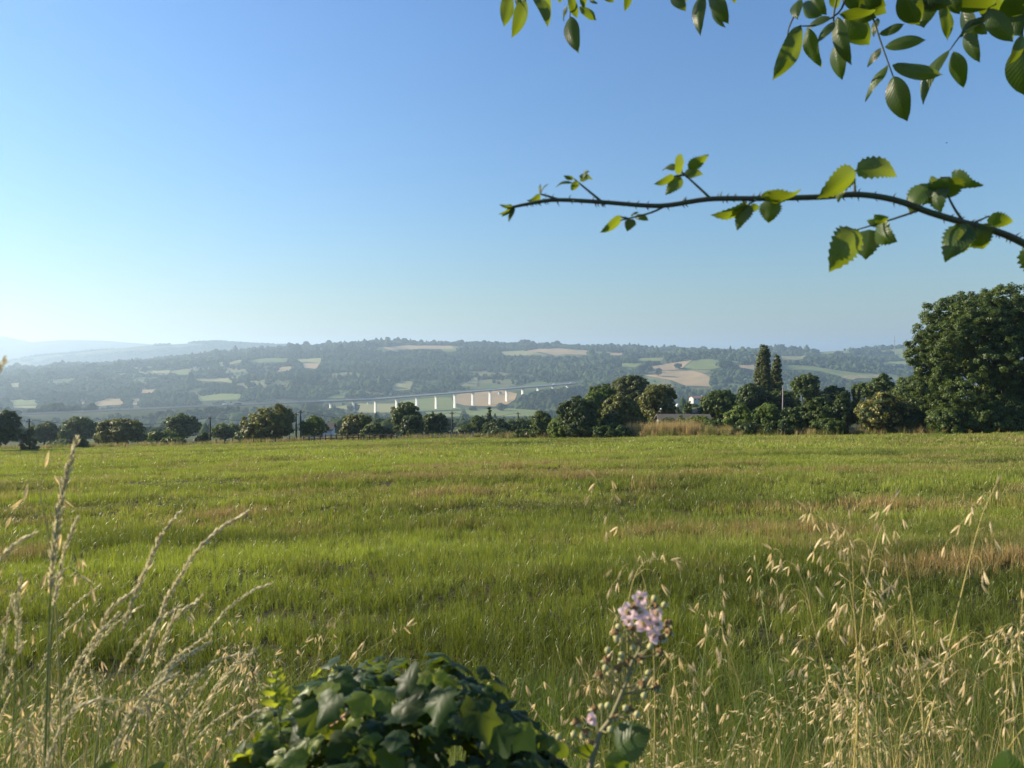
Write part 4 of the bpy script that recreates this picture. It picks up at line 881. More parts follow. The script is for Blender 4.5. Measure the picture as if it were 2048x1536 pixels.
# walnut tree overhead: (base, tip, roll, width ratio)
WL = [((1600, 50), (1547, 160), .2, .42), ((1592, 58), (1596, 104), .7, .5), ((1615, 54), (1641, 135), .3, .42), ((1674, 33), (1701, 130), .2, .36), ((1672, 85), (1682, 160), .5, .6), ((1688, 36), (1740, 89), .1, .75),
      ((1662, 36), (1611, 57), .9, .62), ((1668, 43), (1634, 84), .6, .5), ((1678, 27), (1755, 24), .8, .5), ((1597, 0), (1594, 37), .3, .5), ((1604, 10), (1641, 32), .4, .6), ((1624, -14), (1652, 30), .2, .6), ((1664, -14), (1676, 17), .2, .7),
      ((1685, -8), (1776, 26), .1, .6), ((1700, 14), (1752, 36), .3, .7), ((1730, -14), (1772, 12), .3, .7),
      ((1759, 68), (1809, 46), .5, .55), ((1770, 94), (1853, 78), .3, .44), ((1785, 130), (1888, 147), .3, .38), ((1786, 152), (1814, 243), .1, .55), ((1763, 95), (1733, 134), .6, .5), ((1777, 128), (1728, 201), .7, .34), ((1754, 36), (1746, 73), .6, .45),
      ((1804, -18), (1840, 50), .1, .72), ((1852, -12), (1846, 52), .2, .8), ((1883, 8), (1897, 80), .4, .42), ((1893, -14), (1918, 29), .2, .7), ((1900, -14), (1995, 12), .3, .55), ((1967, 33), (1921, 70), .8, .5), ((1928, 66), (1957, 125), .4, .5), ((1950, 38), (1976, 68), .3, .6),
      ((1976, 18), (2028, 83), .2, .55), ((1907, 102), (1926, 177), .3, .5), ((1899, 99), (1843, 208), .6, .32), ((1925, 14), (1952, 90), .6, .5), ((1997, 12), (2041, 72), .2, .6), ((2047, 70), (2021, 128), .5, .5), ((2040, 92), (2052, 192), .1, .72), ((2018, -10), (2055, 28), .2, .8), ((1960, -14), (2010, 20), .2, .8), ((1840, -20), (1905, 6), .2, .7), ((1820, -20), (1870, 20), .4, .7),
      ((1021, -10), (1009, 52), .2, .50), ((1052, 0), (1026, 75), .4, .44), ((1032, -12), (1038, 22), .6, .6), ((1066, -10), (1097, 53), .4, .42), ((1088, -10), (1103, 20), .8, .5), ((1140, 33), (1156, 104), .1, .46), ((1140, -12), (1156, 37), .2, .46), ((1135, 10), (1126, 43), .9, .4), ((1159, 14), (1194, 40), .3, .5), ((1164, -14), (1169, 17), .3, .6), ((1176, -10), (1194, 8), .9, .5),
      ((1254, -22), (1250, 23), .3, .5), ((1205, -16), (1228, 5), .3, .6), ((1346, -14), (1372, 21), .3, .6), ((1404, -12), (1399, 69), .3, .36), ((1420, -14), (1456, 48), .2, .52), ((1424, 2), (1448, 56), .8, .42), ((1458, -18), (1472, 7), .3, .5), ((1380, -16), (1364, 4), .4, .6), ((1118, -14), (1122, 6), .4, .6)]
rng = rs(41); YW = 1.75
wt = empty('walnut_tree', (2.6, 1.9, float(height(2.6, 1.9))), 'walnut tree whose leafy twigs hang into the top of the photo', 'tree')
mb = MB(); zb = float(height(2.6, 1.9))
mb.tube(spline([(2.6, 1.9, zb - .3), (2.55, 1.9, -.4), (2.5, 1.95, 1.0), (2.4, 2.0, 2.2)], 10), np.linspace(.16, .09, 10), 10)
limb = spline([(2.48, 1.95, 1.05), at(2150, -120, YW), at(1960, -70, YW), at(1690, -60, YW), at(1420, -80, YW), at(1160, -60, YW), at(1020, -50, YW)], 40)
mb.tube(limb, np.linspace(.035, .004, 40), 8); mb.build('trunk', M['bark'], wt, True)
mb = MB(); q = lambda pts, r0, r1: mb.tube(spline([at(a, b, YW) for a, b in pts], 12), np.linspace(r0, r1, 12), 6)
for pts in ([(1720, -62), (1735, 0), (1746, 35), (1762, 85), (1786, 152)], [(1700, -62), (1690, 0), (1672, 30), (1630, 50), (1600, 52)], [(1690, -60), (1668, 25), (1672, 85)], [(2000, -75), (1978, 18), (1935, 55), (1920, 72), (1899, 101)], [(2060, -90), (2050, 20), (2042, 95)], [(1620, -65), (1602, 0), (1580, 50), (1575, 70)],
            [(1030, -52), (1045, -10), (1052, 2)], [(1140, -60), (1140, 0), (1140, 34)], [(1080, -55), (1075, -10)], [(1250, -65), (1254, -20)], [(1420, -80), (1412, -12), (1422, 2)], [(1860, -68), (1852, -10), (1883, 8)], [(1350, -72), (1348, -12)]):
    q(pts, .0032, .0014)
mb.build('twig', M['twig'], wt, True)
for b2, t2, ro, wr in WL:
    d0 = YW + rng.normal(0, .05); leaf_part('leaflet', wt, 'walnut', b2, t2, d0, d0 + rng.normal(0, .025), (ro + .1) * rng.choice([-1, 1]), wr * .86, rng, 'ell', 0, .30, .12)
# bramble cane
YB = 1.35; rng = rs(43); cane_px = [(1014, 417), (1050, 409), (1110, 400), (1200, 404), (1290, 411), (1340, 410), (1420, 398), (1520, 397), (1640, 394), (1715, 389), (1790, 400), (1860, 425), (1930, 446), (1990, 462), (2048, 487), (2150, 545), (2300, 680), (2460, 940)]
pts = [at(a, b, YB) for a, b in cane_px]; zb = float(height(1.75, 1.35)); pts += [np.array([1.6, 1.35, -.6]), np.array([1.75, 1.35, zb])]
bc = empty('bramble_cane', (1.75, 1.35, zb), 'thorny bramble cane arching in from the right across the sky', 'bramble'); path = spline(pts, 110)
rad = np.interp(np.linspace(0, 1, 110), [0, .1, .5, 1], [.0024, .0038, .0058, .0085]); mb = MB(); mb.tube(path, rad, 8)
for i in range(6, 88):
    for k in range(int(rng.integers(0, 4))):
        f = rng.random(); i0 = min(i + 1, 108); p0 = path[i] * (1 - f) + path[i0] * f; tg = nrm(path[i0] - path[i]); d = nrm(np.cross(tg, rng.normal(size=3))); d = nrm(d + [0, 0, .25 * np.sign(d[2])]); l = .003 + rng.random() * .006
        mb.tube([p0 + d * rad[i] * .8, p0 + d * (rad[i] + l * .5) + tg * .0012, p0 + d * (rad[i] + l) + tg * .004], [.0016, .0009, .0001], 4, False)
for pts in ([(1117, 399), (1095, 392), (1080, 388)], [(1203, 403), (1175, 380), (1147, 357)], [(1420, 396), (1390, 368), (1355, 336)], [(1330, 412), (1300, 426), (1240, 441)], [(1710, 388), (1709, 365), (1710, 340)], [(1928, 446), (1905, 410), (1880, 356)], [(1840, 420), (1780, 440), (1712, 460)], [(1515, 398), (1505, 404), (1496, 410)], [(1940, 448), (1960, 440), (1978, 432)], [(1369, 350), (1348, 352)], [(1255, 437), (1243, 434)], [(1900, 356), (1880, 355)]):
    P_ = spline([at(a, b, YB) for a, b in pts], 8); mb.tube(P_, np.linspace(.0026, .0014, 8), 6)
    for i in range(1, 7):
        if rng.random() < .8: d = nrm(rng.normal(size=3)); mb.tube([P_[i], P_[i] + d * .0035, P_[i] + d * .006], [.001, .0006, .0001], 4, False)
mb.build('stem', M['cane'], bc, True)
BL = [((1080, 389), (1052, 402), .7, .5), ((1081, 388), (1080, 367), .9, .5), ((1081, 387), (1098, 366), 1.2, .3), ((1147, 357), (1126, 352), .8, .6), ((1145, 365), (1111, 373), 1.1, .4), ((1155, 363), (1143, 382), .3, .65), ((1160, 359), (1186, 357), .8, .55), ((1166, 355), (1177, 342), 1.0, .5),
      ((1355, 336), (1324, 339), .9, .6), ((1350, 333), (1367, 320), .6, .75), ((1376, 336), (1418, 310), .3, .55), ((1369, 351), (1408, 347), .6, .58), ((1348, 352), (1308, 370), .7, .5), ((1361, 353), (1331, 389), .2, .62), ((1243, 434), (1201, 467), .6, .46), ((1265, 438), (1254, 462), .2, .85), ((1271, 432), (1298, 440), .7, .65), ((1262, 431), (1278, 424), 1.0, .6),
      ((1496, 409), (1422, 433), .8, .42), ((1500, 410), (1473, 460), .4, .62), ((1495, 411), (1452, 433), .9, .5), ((1512, 408), (1500, 425), .5, .9), ((1540, 400), (1537, 446), .1, 1.0), ((1528, 392), (1603, 384), 1.0, .62), ((1520, 395), (1560, 388), .7, .6),
      ((1710, 340), (1637, 398), .5, .58), ((1712, 339), (1799, 350), .6, .52), ((1702, 352), (1674, 402), .7, .6), ((1856, 366), (1820, 428), .35, .68), ((1876, 357), (1848, 411), .8, .62), ((1880, 366), (1880, 424), .5, .75), ((1898, 355), (1900, 399), .1, 1.0), ((1903, 345), (1964, 374), .7, .6),
      ((1714, 459), (1662, 543), .4, .66), ((1738, 459), (1731, 518), .1, .9), ((1752, 453), (1791, 484), .5, .85), ((1764, 447), (1732, 442), .8, .8), ((1768, 446), (1748, 430), .6, .9), ((1712, 458), (1690, 500), 1.0, .6), ((1930, 446), (1889, 521), .3, .68), ((1934, 451), (1903, 513), .8, .62), ((1954, 450), (1968, 499), .1, 1.15), ((1978, 433), (2027, 446), .5, .72), ((1940, 447), (1945, 490), .6, .8), ((2058, 494), (2100, 560), .3, .7)]
for b2, t2, ro, wr in BL:
    d0 = YB + rng.normal(0, .025); leaf_part('leaf', bc, 'bramble', b2, t2, d0, d0 + rng.normal(0, .02), ro * rng.choice([-1, 1]), wr * .95, rng, 'ovate', .11, .26, .15)
mb = MB()
for k in range(7):
    a = at(1030, 415, YB); d = at(1014 + rng.uniform(-8, 8), 424 + rng.uniform(-14, 12), YB); V, F, U = blade(a, d + (d - a) * .5, rng.normal(0, .6), .32, .3, .1, 0, 6); mb.add(V, F, U, rng.random())
mb.build('bud_leaves', M['bramble'], bc, True)

# flowering bramble
YF = 1.05; rng = rs(47)
zx = lambda x, y: (1080 + x / 3.98, 1150 + y / 3.98)
fb = empty('flowering_bramble', (.12, YF, float(height(.12, YF))), 'upright bramble stem with pale pink flowers and brown buds beside the ivy', 'bramble')
stem = spline([(.12, YF, float(height(.12, YF))), at(1150, 1720, YF)] + [at(*zx(*q_), YF) for q_ in ((400, 1536), (440, 1380), (480, 1260), (560, 1150), (610, 1040), (660, 920), (710, 800), (730, 700), (790, 600), (800, 480), (820, 330), (860, 230))], 60)
mb = MB(); mb.tube(stem, np.linspace(.005, .0015, 60), 7)
BUDS = [(910, 190, 0), (910, 245, 1), (1020, 385, 1), (1020, 460, 1), (975, 505, 1), (730, 430, 1), (600, 465, 1), (625, 415, 0), (610, 510, 0), (540, 600, 0), (650, 640, 0), (740, 580, 0), (880, 570, 0), (950, 610, 1), (800, 665, 1), (530, 680, 1), (620, 740, 1), (520, 740, 0), (470, 795, 1), (550, 790, 0), (860, 780, 0), (810, 870, 1), (925, 890, 1), (830, 960, 0), (430, 1065, 1), (490, 1050, 0), (540, 1040, 0), (595, 1125, 1), (680, 1060, 0), (715, 1070, 1), (290, 1170, 1), (365, 1250, 1), (340, 1290, 0), (410, 1340, 1), (150, 1290, 0), (270, 1270, 0), (770, 1110, 0), (750, 245, 1), (690, 380, 1), (560, 1230, 0), (990, 240, 0), (640, 690, 0), (700, 700, 1), (840, 830, 0)]
def bud(c, r, brown, mat):
    bm = bmesh.new(); bmesh.ops.create_icosphere(bm, subdivisions=2, radius=r); V = np.array([v.co for v in bm.verts]); F = [[v.index for v in f.verts] for f in bm.faces]; bm.free()
    V = V * (1 + (rng.random((len(V), 1)) - .5) * (.7 if brown else .3)) * [1, 1, 1.15]; part('bud', V + c, F, M[mat], fb, not brown)
for bx, by, br in BUDS:
    c = at(*zx(bx, by), YF + rng.normal(0, .02)); k = int(np.argmin(np.linalg.norm(stem - (c - [0, 0, .02]), axis=1))); k = max(0, k - 1); mb.tube([stem[k], (stem[k] + c) / 2 + [0, 0, -.004], c], [.0014, .0011, .0009], 5)
    bud(c, .0056 if br else .0046, br, 'budb' if br else 'bud')
    if br:
        m2 = MB()
        for a in range(5):
            th = a * 1.257 + rng.random(); d = np.array([math.cos(th), math.sin(th), -.35]); V, F, U = blade(c, c + nrm(d) * .011, rng.normal(0, .5), .45, .2, .1, 0, 4); m2.add(V, F, U)
        m2.build('sepal', M['bud'], fb, True)
mb.build('stem', M['stemb'], fb, True)
for fx, fy, sc in [(800, 190, 1.0), (705, 300, 1.15), (800, 300, 1.0), (940, 310, 1.0), (830, 400, 1.15), (930, 390, .8), (900, 490, 1.1), (700, 375, .7), (400, 1150, .8), (860, 350, .9)]:
    c = at(*zx(fx, fy), YF - .012 + rng.normal(0, .012)); up = nrm(np.array([rng.normal(0, .5), -.75, .55 + rng.normal(0, .3)])); a = nrm(np.cross(up, [.3, .2, 1])); b = np.cross(up, a); mb = MB(); th0 = rng.random() * 6
    for k in range(5):
        th = th0 + k * 1.257 + rng.normal(0, .12); d = a * math.cos(th) + b * math.sin(th); V, F, U = blade(c + d * .001, c + d * .0128 * sc + up * rng.uniform(.0, .008), 0, .85, -.25, .12, 0, 6); mb.add(V, F, U, rng.random())
    mb.build('flower', M['petal'], fb, True)
    m2 = MB()
    for k in range(16): d = nrm(rng.normal(size=3) * .6 + up); m2.tube([c, c + d * .006 * sc], [.0007, .0009], 4)
    m2.build('stamen', M['bud'], fb)
leaf_part('leaf', fb, 'bramble', zx(610, 1400), zx(880, 1225), YF, YF, .35, .95, rng, 'ovate', .05, .2, .1); leaf_part('leaf', fb, 'bramble', zx(650, 1420), zx(570, 1640), YF, YF, .2, .8, rng, 'ovate', .05, .2, .1)
leaf_part('leaf', fb, 'bramble', zx(440, 1420), zx(250, 1400), YF, YF, .8, .8, rng, 'ovate', .05, .2, .1); leaf_part('leaf', fb, 'bramble', zx(230, 1420), zx(60, 1400), YF, YF, .3, .7, rng, 'ovate', .05, .2, .1)

# ivy mound
rng = rs(53)
def ivy_leaf(c, nrmv, dirv, s, cup=.12):
    half = [(.03, .02), (.20, -.07), (.38, .04), (.49, .20), (.43, .33), (.50, .44), (.60, .60), (.45, .655), (.31, .71), (.20, .86), (.08, 1.03)]
    out_ = [(-x, y) for x, y in half] + [(0, 1.10)] + half[::-1]
    n_ = nrm(nrmv); u = nrm(dirv - n_ * np.dot(dirv, n_)); b = np.cross(n_, u); O = np.array(out_); V = [c + u * .38 * s]; U = [(.38, 0)]; j = rng.normal(0, .018, O.shape); O = O + j
    wv = rng.random() * 6
    for ring in (.4, .75, 1):
        for x, y in O: dx, dy = x * ring, .38 + (y - .38) * ring; V.append(c + b * dx * s + u * dy * s - n_ * cup * s * (ring ** 2) * (.4 + abs(x)) + n_ * s * (rng.normal(0, .008) + .05 * ring * math.sin(wv + 7 * dx + 5 * dy))); U.append((dy, dx))
    k = len(out_); F = [(0, 1 + i, 1 + (i + 1) % k) for i in range(k)] + [(1 + g * k + i, 1 + g * k + k + i, 1 + g * k + k + (i + 1) % k, 1 + g * k + (i + 1) % k) for g in range(2) for i in range(k)]
    return np.array(V), F, np.array(U)
ic = np.array([-.215, 1.22, -.915]); ir = np.array([.32, .34, .345])
im = empty('ivy_mound', (ic[0], ic[1], float(height(ic[0], ic[1]))), 'mound of dark glossy ivy leaves at the bottom of the photo', 'ivy')
dk, yg, dd = MB(), MB(), MB(); lump = nrm(rng.normal(size=(16, 3))); lamp_ = rng.uniform(-.20, .16, 16)
for k in range(4300):
    d = nrm(rng.normal(size=3)); 
    if d[1] > .55 or d[2] < -.2: continue
    deep = rng.random() ** 1.6; rad_ = 1.02 - .36 * deep + rng.normal(0, .025); rad_ *= 1 + float(np.sum(lamp_ * np.maximum(0, lump @ d) ** 10)); c = ic + d * ir * rad_
    n_ = nrm(d * .8 + [0, -.15, .45] + rng.normal(0, .42, 3)); dv = nrm(d * .3 + [rng.normal(0, .6), -.2, -.55 + rng.normal(0, .4)]); s = rng.uniform(.022, .046)
    V, F, U = ivy_leaf(c - dv * s * .4, n_, dv, s, rng.uniform(.05, .28)); r_ = rng.random()
    (yg if r_ < (.42 if d[2] > .5 and d[0] < .1 else .12) and deep < .7 else dd if r_ > .975 else dk).add(V, F, U, rng.random())  # leaves coloured as sunlit gather on the upper left
for px, py, sx, ang_, kind in [(668, 1350, .07, .2, 0), (640, 1372, .07, .6, 0), (735, 1352, .06, .5, 1), (775, 1345, .06, .3, 1), (812, 1322, .075, .2, 2), (795, 1360, .08, .1, 2), (955, 1362, .085, 0, 0), (985, 1400, .08, -.4, 0), (885, 1340, .07, -.2, 0), (600, 1420, .06, .6, 2), (560, 1450, .075, .6, 1), (700, 1430, .085, .3, 0), (760, 1440, .09, .1, 0), (690, 1490, .09, .3, 0), (860, 1490, .07, .1, 2), (1030, 1420, .06, -.8, 1), (1060, 1480, .07, -.7, 0), (500, 1500, .05, .9, 2), (1100, 1510, .06, -.9, 0), (860, 1312, .03, 1.4, 1), (890, 1310, .025, 1.5, 1)]:
    sx *= .70; c = at(px, py + (75 if kind == 2 else 34), 1.02 + rng.random() * .05 + (1400 - py) * -.0006); n_ = nrm(np.array([-.45 if kind == 2 else rng.normal(0, .3), -.6, .65]) + rng.normal(0, .12, 3)); V, F, U = ivy_leaf(c, n_, np.array([math.sin(ang_) * -1, -.2, -1 if kind != 2 else .6]), sx); (yg if kind == 1 else dk).add(V, F, U, rng.random())
dk.build('foliage', M['ivy'], im, True); yg.build('sunlit_foliage', M['ivyy'], im, True); dd.build('dead_leaves', M['dead'], im, True)
mb = MB()
for k in range(26):
    a = ic + [rng.normal(0, .16), rng.normal(0, .1), -.55]; d = nrm(np.array([rng.normal(0, 1), -.4 + rng.normal(0, .5), .9])); e = ic + d * ir * .97; mb.tube(spline([a, (a + e) / 2 + rng.normal(0, .05, 3), e], 8), np.linspace(.006, .002, 8), 6)
mb.tube(spline([ic + [0, 0, -.62], ic + [.02, 0, -.3], ic + [0, .03, 0.1]], 6), np.linspace(.05, .02, 6), 8); mb.build('stem', M['bark'], im, True)
# cleavers shoot left of the ivy
cs = empty('cleavers_plant', (*at(545, 1450, 1.15)[:2], float(height(at(545, 1450, 1.15)[0], 1.15))), 'small yellow green whorled cleavers shoot left of the ivy', 'plant'); x_, y_ = cs.location[0], 1.15
st = spline([np.array([x_, y_, cs.location[2]]), at(560, 1640, 1.15), at(560, 1450, 1.15), at(550, 1395, 1.15), at(553, 1345, 1.15)], 24); mb = MB(); mb.tube(st, np.linspace(.0022, .001, 24), 6); mb.build('stem', M['stem_g'], cs, True); mb = MB()
for k, f in enumerate((23, 21, 18, 15)):
    for a in range(7): th = a * .9 + k; d = np.array([math.cos(th), math.sin(th) * .8, .45]); V, F, U = blade(st[f], st[f] + nrm(d) * (.012 + .007 * k), rng.normal(0, .3), .32, .2, .15, 0, 6); mb.add(V, F, U, rng.random())
mb.build('leaf_whorls', M['ivyy'], cs, True)
# broad leaves poking into the bottom edge
for px, py, tx, ty, Yl, wr, lb in [(2030, 1590, 2012, 1498, 1.1, .75, 'broad smooth green leaf in the bottom right corner'), (200, 1570, 232, 1522, 1.2, .8, 'small rounded green leaf at the bottom edge under the grass spikes'), (300, 1575, 334, 1522, 1.2, .8, 'small green leaf at the bottom edge just left of the ivy')]:
    P = at(px, py, Yl); r = empty('dock_plant', (P[0], Yl, float(height(P[0], Yl))), lb, 'plant'); mb = MB(); mb.tube([np.array(r.location), (np.array(r.location) + P) / 2 + [.02, 0, 0], P], [.003, .0025, .002], 6); mb.build('stem', M['stem_g'], r, True)
    V, F, U = blade(P, at(tx, ty, Yl), .25, wr, .2, .08, 0, 14, 'ovate'); part('leaf', V, F, M['bramble'], r, True, np.full(len(V), .7), U)

# ------------------------------------------------------------------ oats and grass spikes
def spikelet(mb, p, d, L, rng, op=None, w=.15):
    """a hanging oat husk: two long glumes opening in a V"""
    d = nrm(d); s = nrm(np.cross(d, rng.normal(size=3))); op = rng.uniform(.08, .36) if op is None else op
    for sg in (-1, 1):
        u = nrm(d + s * sg * op); b = nrm(np.cross(u, s) + rng.normal(0, .15, 3)); n_ = np.cross(u, b); V = []
        for t, ww, q_ in ((0, .12, 0), (.25, .9, .05), (.5, 1, .07), (.78, .6, .05), (1, .03, 0)):
            c = p + u * L * t
            V += [c - b * L * w * .5 * ww + n_ * L * q_ * sg * .2, c + s * sg * L * .09 * ww, c + b * L * w * .5 * ww + n_ * L * q_ * sg * .2]
        mb.add(np.array(V), [(i * 3 + j, i * 3 + j + 1, i * 3 + j + 4, i * 3 + j + 3) for i in range(4) for j in range(2)], None, rng.random())
def oat(path, root, rng, nsp=16, frac=.38, L=.026, smat='stem_y', rad=.0015, single=False):
    m = len(path); mb = MB(); mb.tube(path, np.linspace(rad * 1.3, rad * .35, m), 6); mb.build('stem', M[smat], root, True)
    br, sp = MB(), MB(); i0 = int(m * (1 - frac))
    for k in range(nsp):
        f = (k + rng.random() * .6) / nsp; i = min(m - 2, int(i0 + (m - 1 - i0) * f)); p = path[i]; out_ = nrm(rng.normal(size=3) * [1, .8, .15]); l = (.075 - .05 * f) * rng.uniform(.5, 1.25)
        e = p + out_ * l * .75 + np.array([0, 0, l * .35]); e2 = e + out_ * l * .25 + np.array([0, 0, -l * .35]); br.tube(spline([p, (p + e) / 2 + [0, 0, l * .2], e, e2], 7), .0004, 4, False)
        if single: sp = MB()
        spikelet(sp, e2, np.array([out_[0] * .45, out_[1] * .45, -1]) + rng.normal(0, .2, 3), L * rng.uniform(.8, 1.2), rng)
        if single: sp.build('spikelet', M['straw'], root, True); sp = MB()
    spikelet(sp, path[-1], path[-1] - path[-3], L, rng)
    br.build('branch', M[smat], root); sp.build('spikelet' if single else 'panicle', M['straw'], root, True)
def px_oat(pts, Y, label, seed, nsp=12, frac=.4, L=.026, smat='stem_y', rad=.0016):
    rng = rs(seed); P = [at(a, b, Y) for a, b in pts][::-1]; x = P[0][0] * 1.0; r0 = np.array([x, Y, float(height(x, Y))])
    r = empty('oat_stalk', r0, label, 'wild oat', 'wild oat stalks in front of the field')
    oat(spline([r0] + [p_ for p_ in P if p_[2] > r0[2] + .05], 40), r, rng, nsp, frac, L, smat, rad, True)
px_oat([(1992, 970), (1965, 1030), (1942, 1110), (1915, 1220), (1880, 1360), (1835, 1530), (1800, 1680)], 1.55, 'tallest wild oat at far right, leaning right above the dry strips', 1, 12, .36, .027)
px_oat([(1190, 955), (1215, 985), (1245, 1040), (1275, 1120), (1300, 1220), (1310, 1400), (1305, 1700)], 1.6, 'thin wild oat arching left with husks high above the pink flowers', 2, 9, .45)
px_oat([(1340, 1120), (1290, 1125), (1262, 1180), (1255, 1300), (1275, 1700)], 1.5, 'short wild oat hooking right just above the pink flowers', 3, 9, .4)
px_oat([(1610, 1015), (1660, 1060), (1690, 1120), (1710, 1240), (1715, 1380), (1710, 1700)], 1.6, 'wild oat bending left at the top of the middle right cluster', 4, 18, .5)
px_oat([(1790, 995), (1760, 1060), (1740, 1130), (1722, 1260), (1716, 1400), (1700, 1700)], 1.65, 'wild oat leaning right over the middle right cluster', 5, 16, .5)
px_oat([(1700, 1040), (1705, 1120), (1712, 1250), (1735, 1420), (1740, 1700)], 1.6, 'upright golden wild oat in the centre of the right cluster', 6, 18, .5)
px_oat([(1812, 1130), (1826, 1230), (1840, 1360), (1850, 1530), (1855, 1700)], 1.5, 'golden bare stalk with few husks right of the oat cluster', 7, 5, .25)
px_oat([(1545, 1100), (1600, 1150), (1630, 1260), (1660, 1400), (1680, 1700)], 1.5, 'wild oat drooping left at the left of the right cluster', 8, 16, .5)
px_oat([(1440, 1170), (1430, 1220), (1410, 1300), (1395, 1500), (1390, 1700)], 1.5, 'greenish upright oat right of the pink flowers', 9, 12, .5, smat='stem_g')
px_oat([(1870, 1325), (1930, 1345), (1985, 1390), (2035, 1470), (2070, 1700)], 1.4, 'wild oat bent left over the bottom right corner', 10, 10, .35)
px_oat([(2045, 1200), (2040, 1290), (2050, 1450), (2060, 1700)], 1.5, 'wild oat cut by the right edge of the photo', 11, 16, .5)
px_oat([(90, 935), (80, 985), (95, 1060), (110, 1200), (120, 1400), (125, 1700)], 1.25, 'wild oat with large pale husks beside the tallest grass spike at left', 12, 9, .5, .030)
px_oat([(160, 1150), (130, 1140), (105, 1230), (95, 1400), (90, 1700)], 1.3, 'wild oat with white husks under the tallest grass spike', 13, 9, .5, .026)
px_oat([(235, 1400), (300, 1400), (345, 1420), (370, 1500), (380, 1700)], 1.2, 'wild oat with large blurred husks low at left', 14, 7, .4, .027)
def template_oat(seed, lean, nsp, L):
    rng = rs(seed); a = rng.uniform(0, 6.28); r = bpy.data.objects.new('oat_stalk', None); S.collection.objects.link(r)
    P = spline([(0, 0, 0), (.02 * lean, 0, .35), (.07 * lean, 0, .70), (.16 * lean, .01, .92), (.28 * lean, .01, 1.0)], 36); oat(P, r, rng, nsp, .42, L, 'stem_y' if seed % 3 else 'stem_g', .0013); return r
TPL = [template_oat(300 + k, l, n_, L_) for k, (l, n_, L_) in enumerate([(1, 11, .026), (.5, 13, .027), (-.6, 12, .024), (1.4, 9, .026), (-1.1, 12, .028), (.1, 10, .025), (.8, 14, .024)])]
def copy_tree(o, parent=None):
    c = o.copy(); S.collection.objects.link(c); c.parent = parent
    for ch in o.children: copy_tree(ch, c)
    return c
rng = rs(61); used = set()
def spot(px, top, Y, label, group):
    k = int(rng.integers(0, len(TPL))); t = at(px, top, Y); z0 = float(height(t[0], Y)); h = t[2] - z0
    o = TPL[k] if k not in used else copy_tree(TPL[k]); used.add(k)
    o.location = (t[0], Y, z0); s = max(.35, h); o.scale = (1.0 if s > .8 else .85, 1.0, s); o.rotation_euler = (rng.normal(0, .04), rng.normal(0, .05), rng.random() * 6.28); tag(o, label, 'wild oat', group)
for k in range(84):
    px = rng.uniform(1120, 2060) if rng.random() < .75 else rng.normal(1640, 110); top = 1170 + 330 * rng.random() ** .75 + (60 if px < 1350 else 0) + (90 if 1350 < px < 1480 else 0); spot(px, top, rng.uniform(1.45, 2.7), 'pale dry wild oat stalk in the thicket of oats at lower right', 'wild oats at lower right')
for k in range(56):
    px = rng.uniform(-20, 590); top = 1230 + 250 * rng.random() ** .7 + 60 * (px < 120); spot(px, top, rng.uniform(1.4, 2.5), 'pale dry wild oat stalk among the grass spikes at lower left', 'wild oats at lower left')
for k in set(range(len(TPL))) - used: spot(1500, 1300, 2.0, 'pale dry wild oat stalk in the thicket of oats at lower right', 'wild oats at lower right')
def spike(pts, Y, ns, label, seed, dens=1.0, smat='stem_g', w=1.0, group='grass spikes at left'):
    """a dense grass ear: ns = share of the path, from the tip, that carries seed"""
    rng = rs(seed); P = [at(a, b, Y) for a, b in pts][::-1]; x = P[0][0]; r0 = np.array([x, Y, float(height(x, Y))]); path = spline([r0] + [p_ for p_ in P if p_[2] > r0[2] + .05], 70)
    r = empty('grass_spike', r0, label, 'grass', group); mb = MB(); mb.tube(path, np.linspace(.0014, .0006, 70) * w, 6); mb.build('stem', M[smat], r, True); sp = MB()
    acc = np.concatenate([[0], np.cumsum(np.linalg.norm(np.diff(path, axis=0), axis=1))]); tot = acc[-1]; l0 = tot - ns; n = int(ns / .0014 * dens)
    for k in range(n):
        l = l0 + ns * (k + rng.random()) / n; i = min(68, int(np.searchsorted(acc, l)) - 1); f = (l - acc[i]) / (acc[i + 1] - acc[i] + 1e-9); p = path[i] * (1 - f) + path[i + 1] * f; tg = nrm(path[i + 1] - path[i]); fr = (l - l0) / ns
        o = nrm(np.cross(tg, rng.normal(size=3))); wd = math.sin(math.pi * min(1, .12 + fr * .86)) ** .8 + .15; off = .0026 * w * wd * rng.random()
        spikelet(sp, p + o * off, tg + o * (rng.uniform(.10, .34) + .35 * (1 - fr) * (rng.random() < .35)), .0108 * rng.uniform(.7, 1.4) * w, rng, .08, .15)
    sp.build('ear', M['spike'], r, True)
spike([(151, 883), (138, 935), (122, 1000), (110, 1080), (102, 1160), (96, 1300), (90, 1500), (84, 1700)], 1.2, .26, 'tallest upright grass spike at left, rising above the field edge', 1, 1.2, w=1.15)
spike([(152, 1042), (135, 1085), (118, 1150), (104, 1250), (98, 1450), (96, 1700)], 1.22, .16, 'shorter spike close against the tallest grass spike', 2)
spike([(355, 1029), (318, 1080), (292, 1140), (262, 1210), (240, 1290), (205, 1420), (180, 1700)], 1.3, .24, 'slanting grass spike in the middle of the left clump, dry and brownish', 3, 1.1)
spike([(492, 1026), (440, 1058), (392, 1105), (345, 1180), (308, 1260), (270, 1350), (235, 1440), (180, 1700)], 1.3, .36, 'long grass spike leaning furthest right over the field', 4, 1.15)
spike([(272, 1178), (222, 1218), (196, 1270), (170, 1340), (135, 1440), (110, 1700)], 1.35, .20, 'grass spike arching right, low in the left clump', 5)
spike([(542, 1168), (490, 1190), (440, 1235), (400, 1300), (370, 1380), (345, 1500), (330, 1700)], 1.4, .18, 'thin grey grass spike nearest the ivy', 6, .7, w=.8)
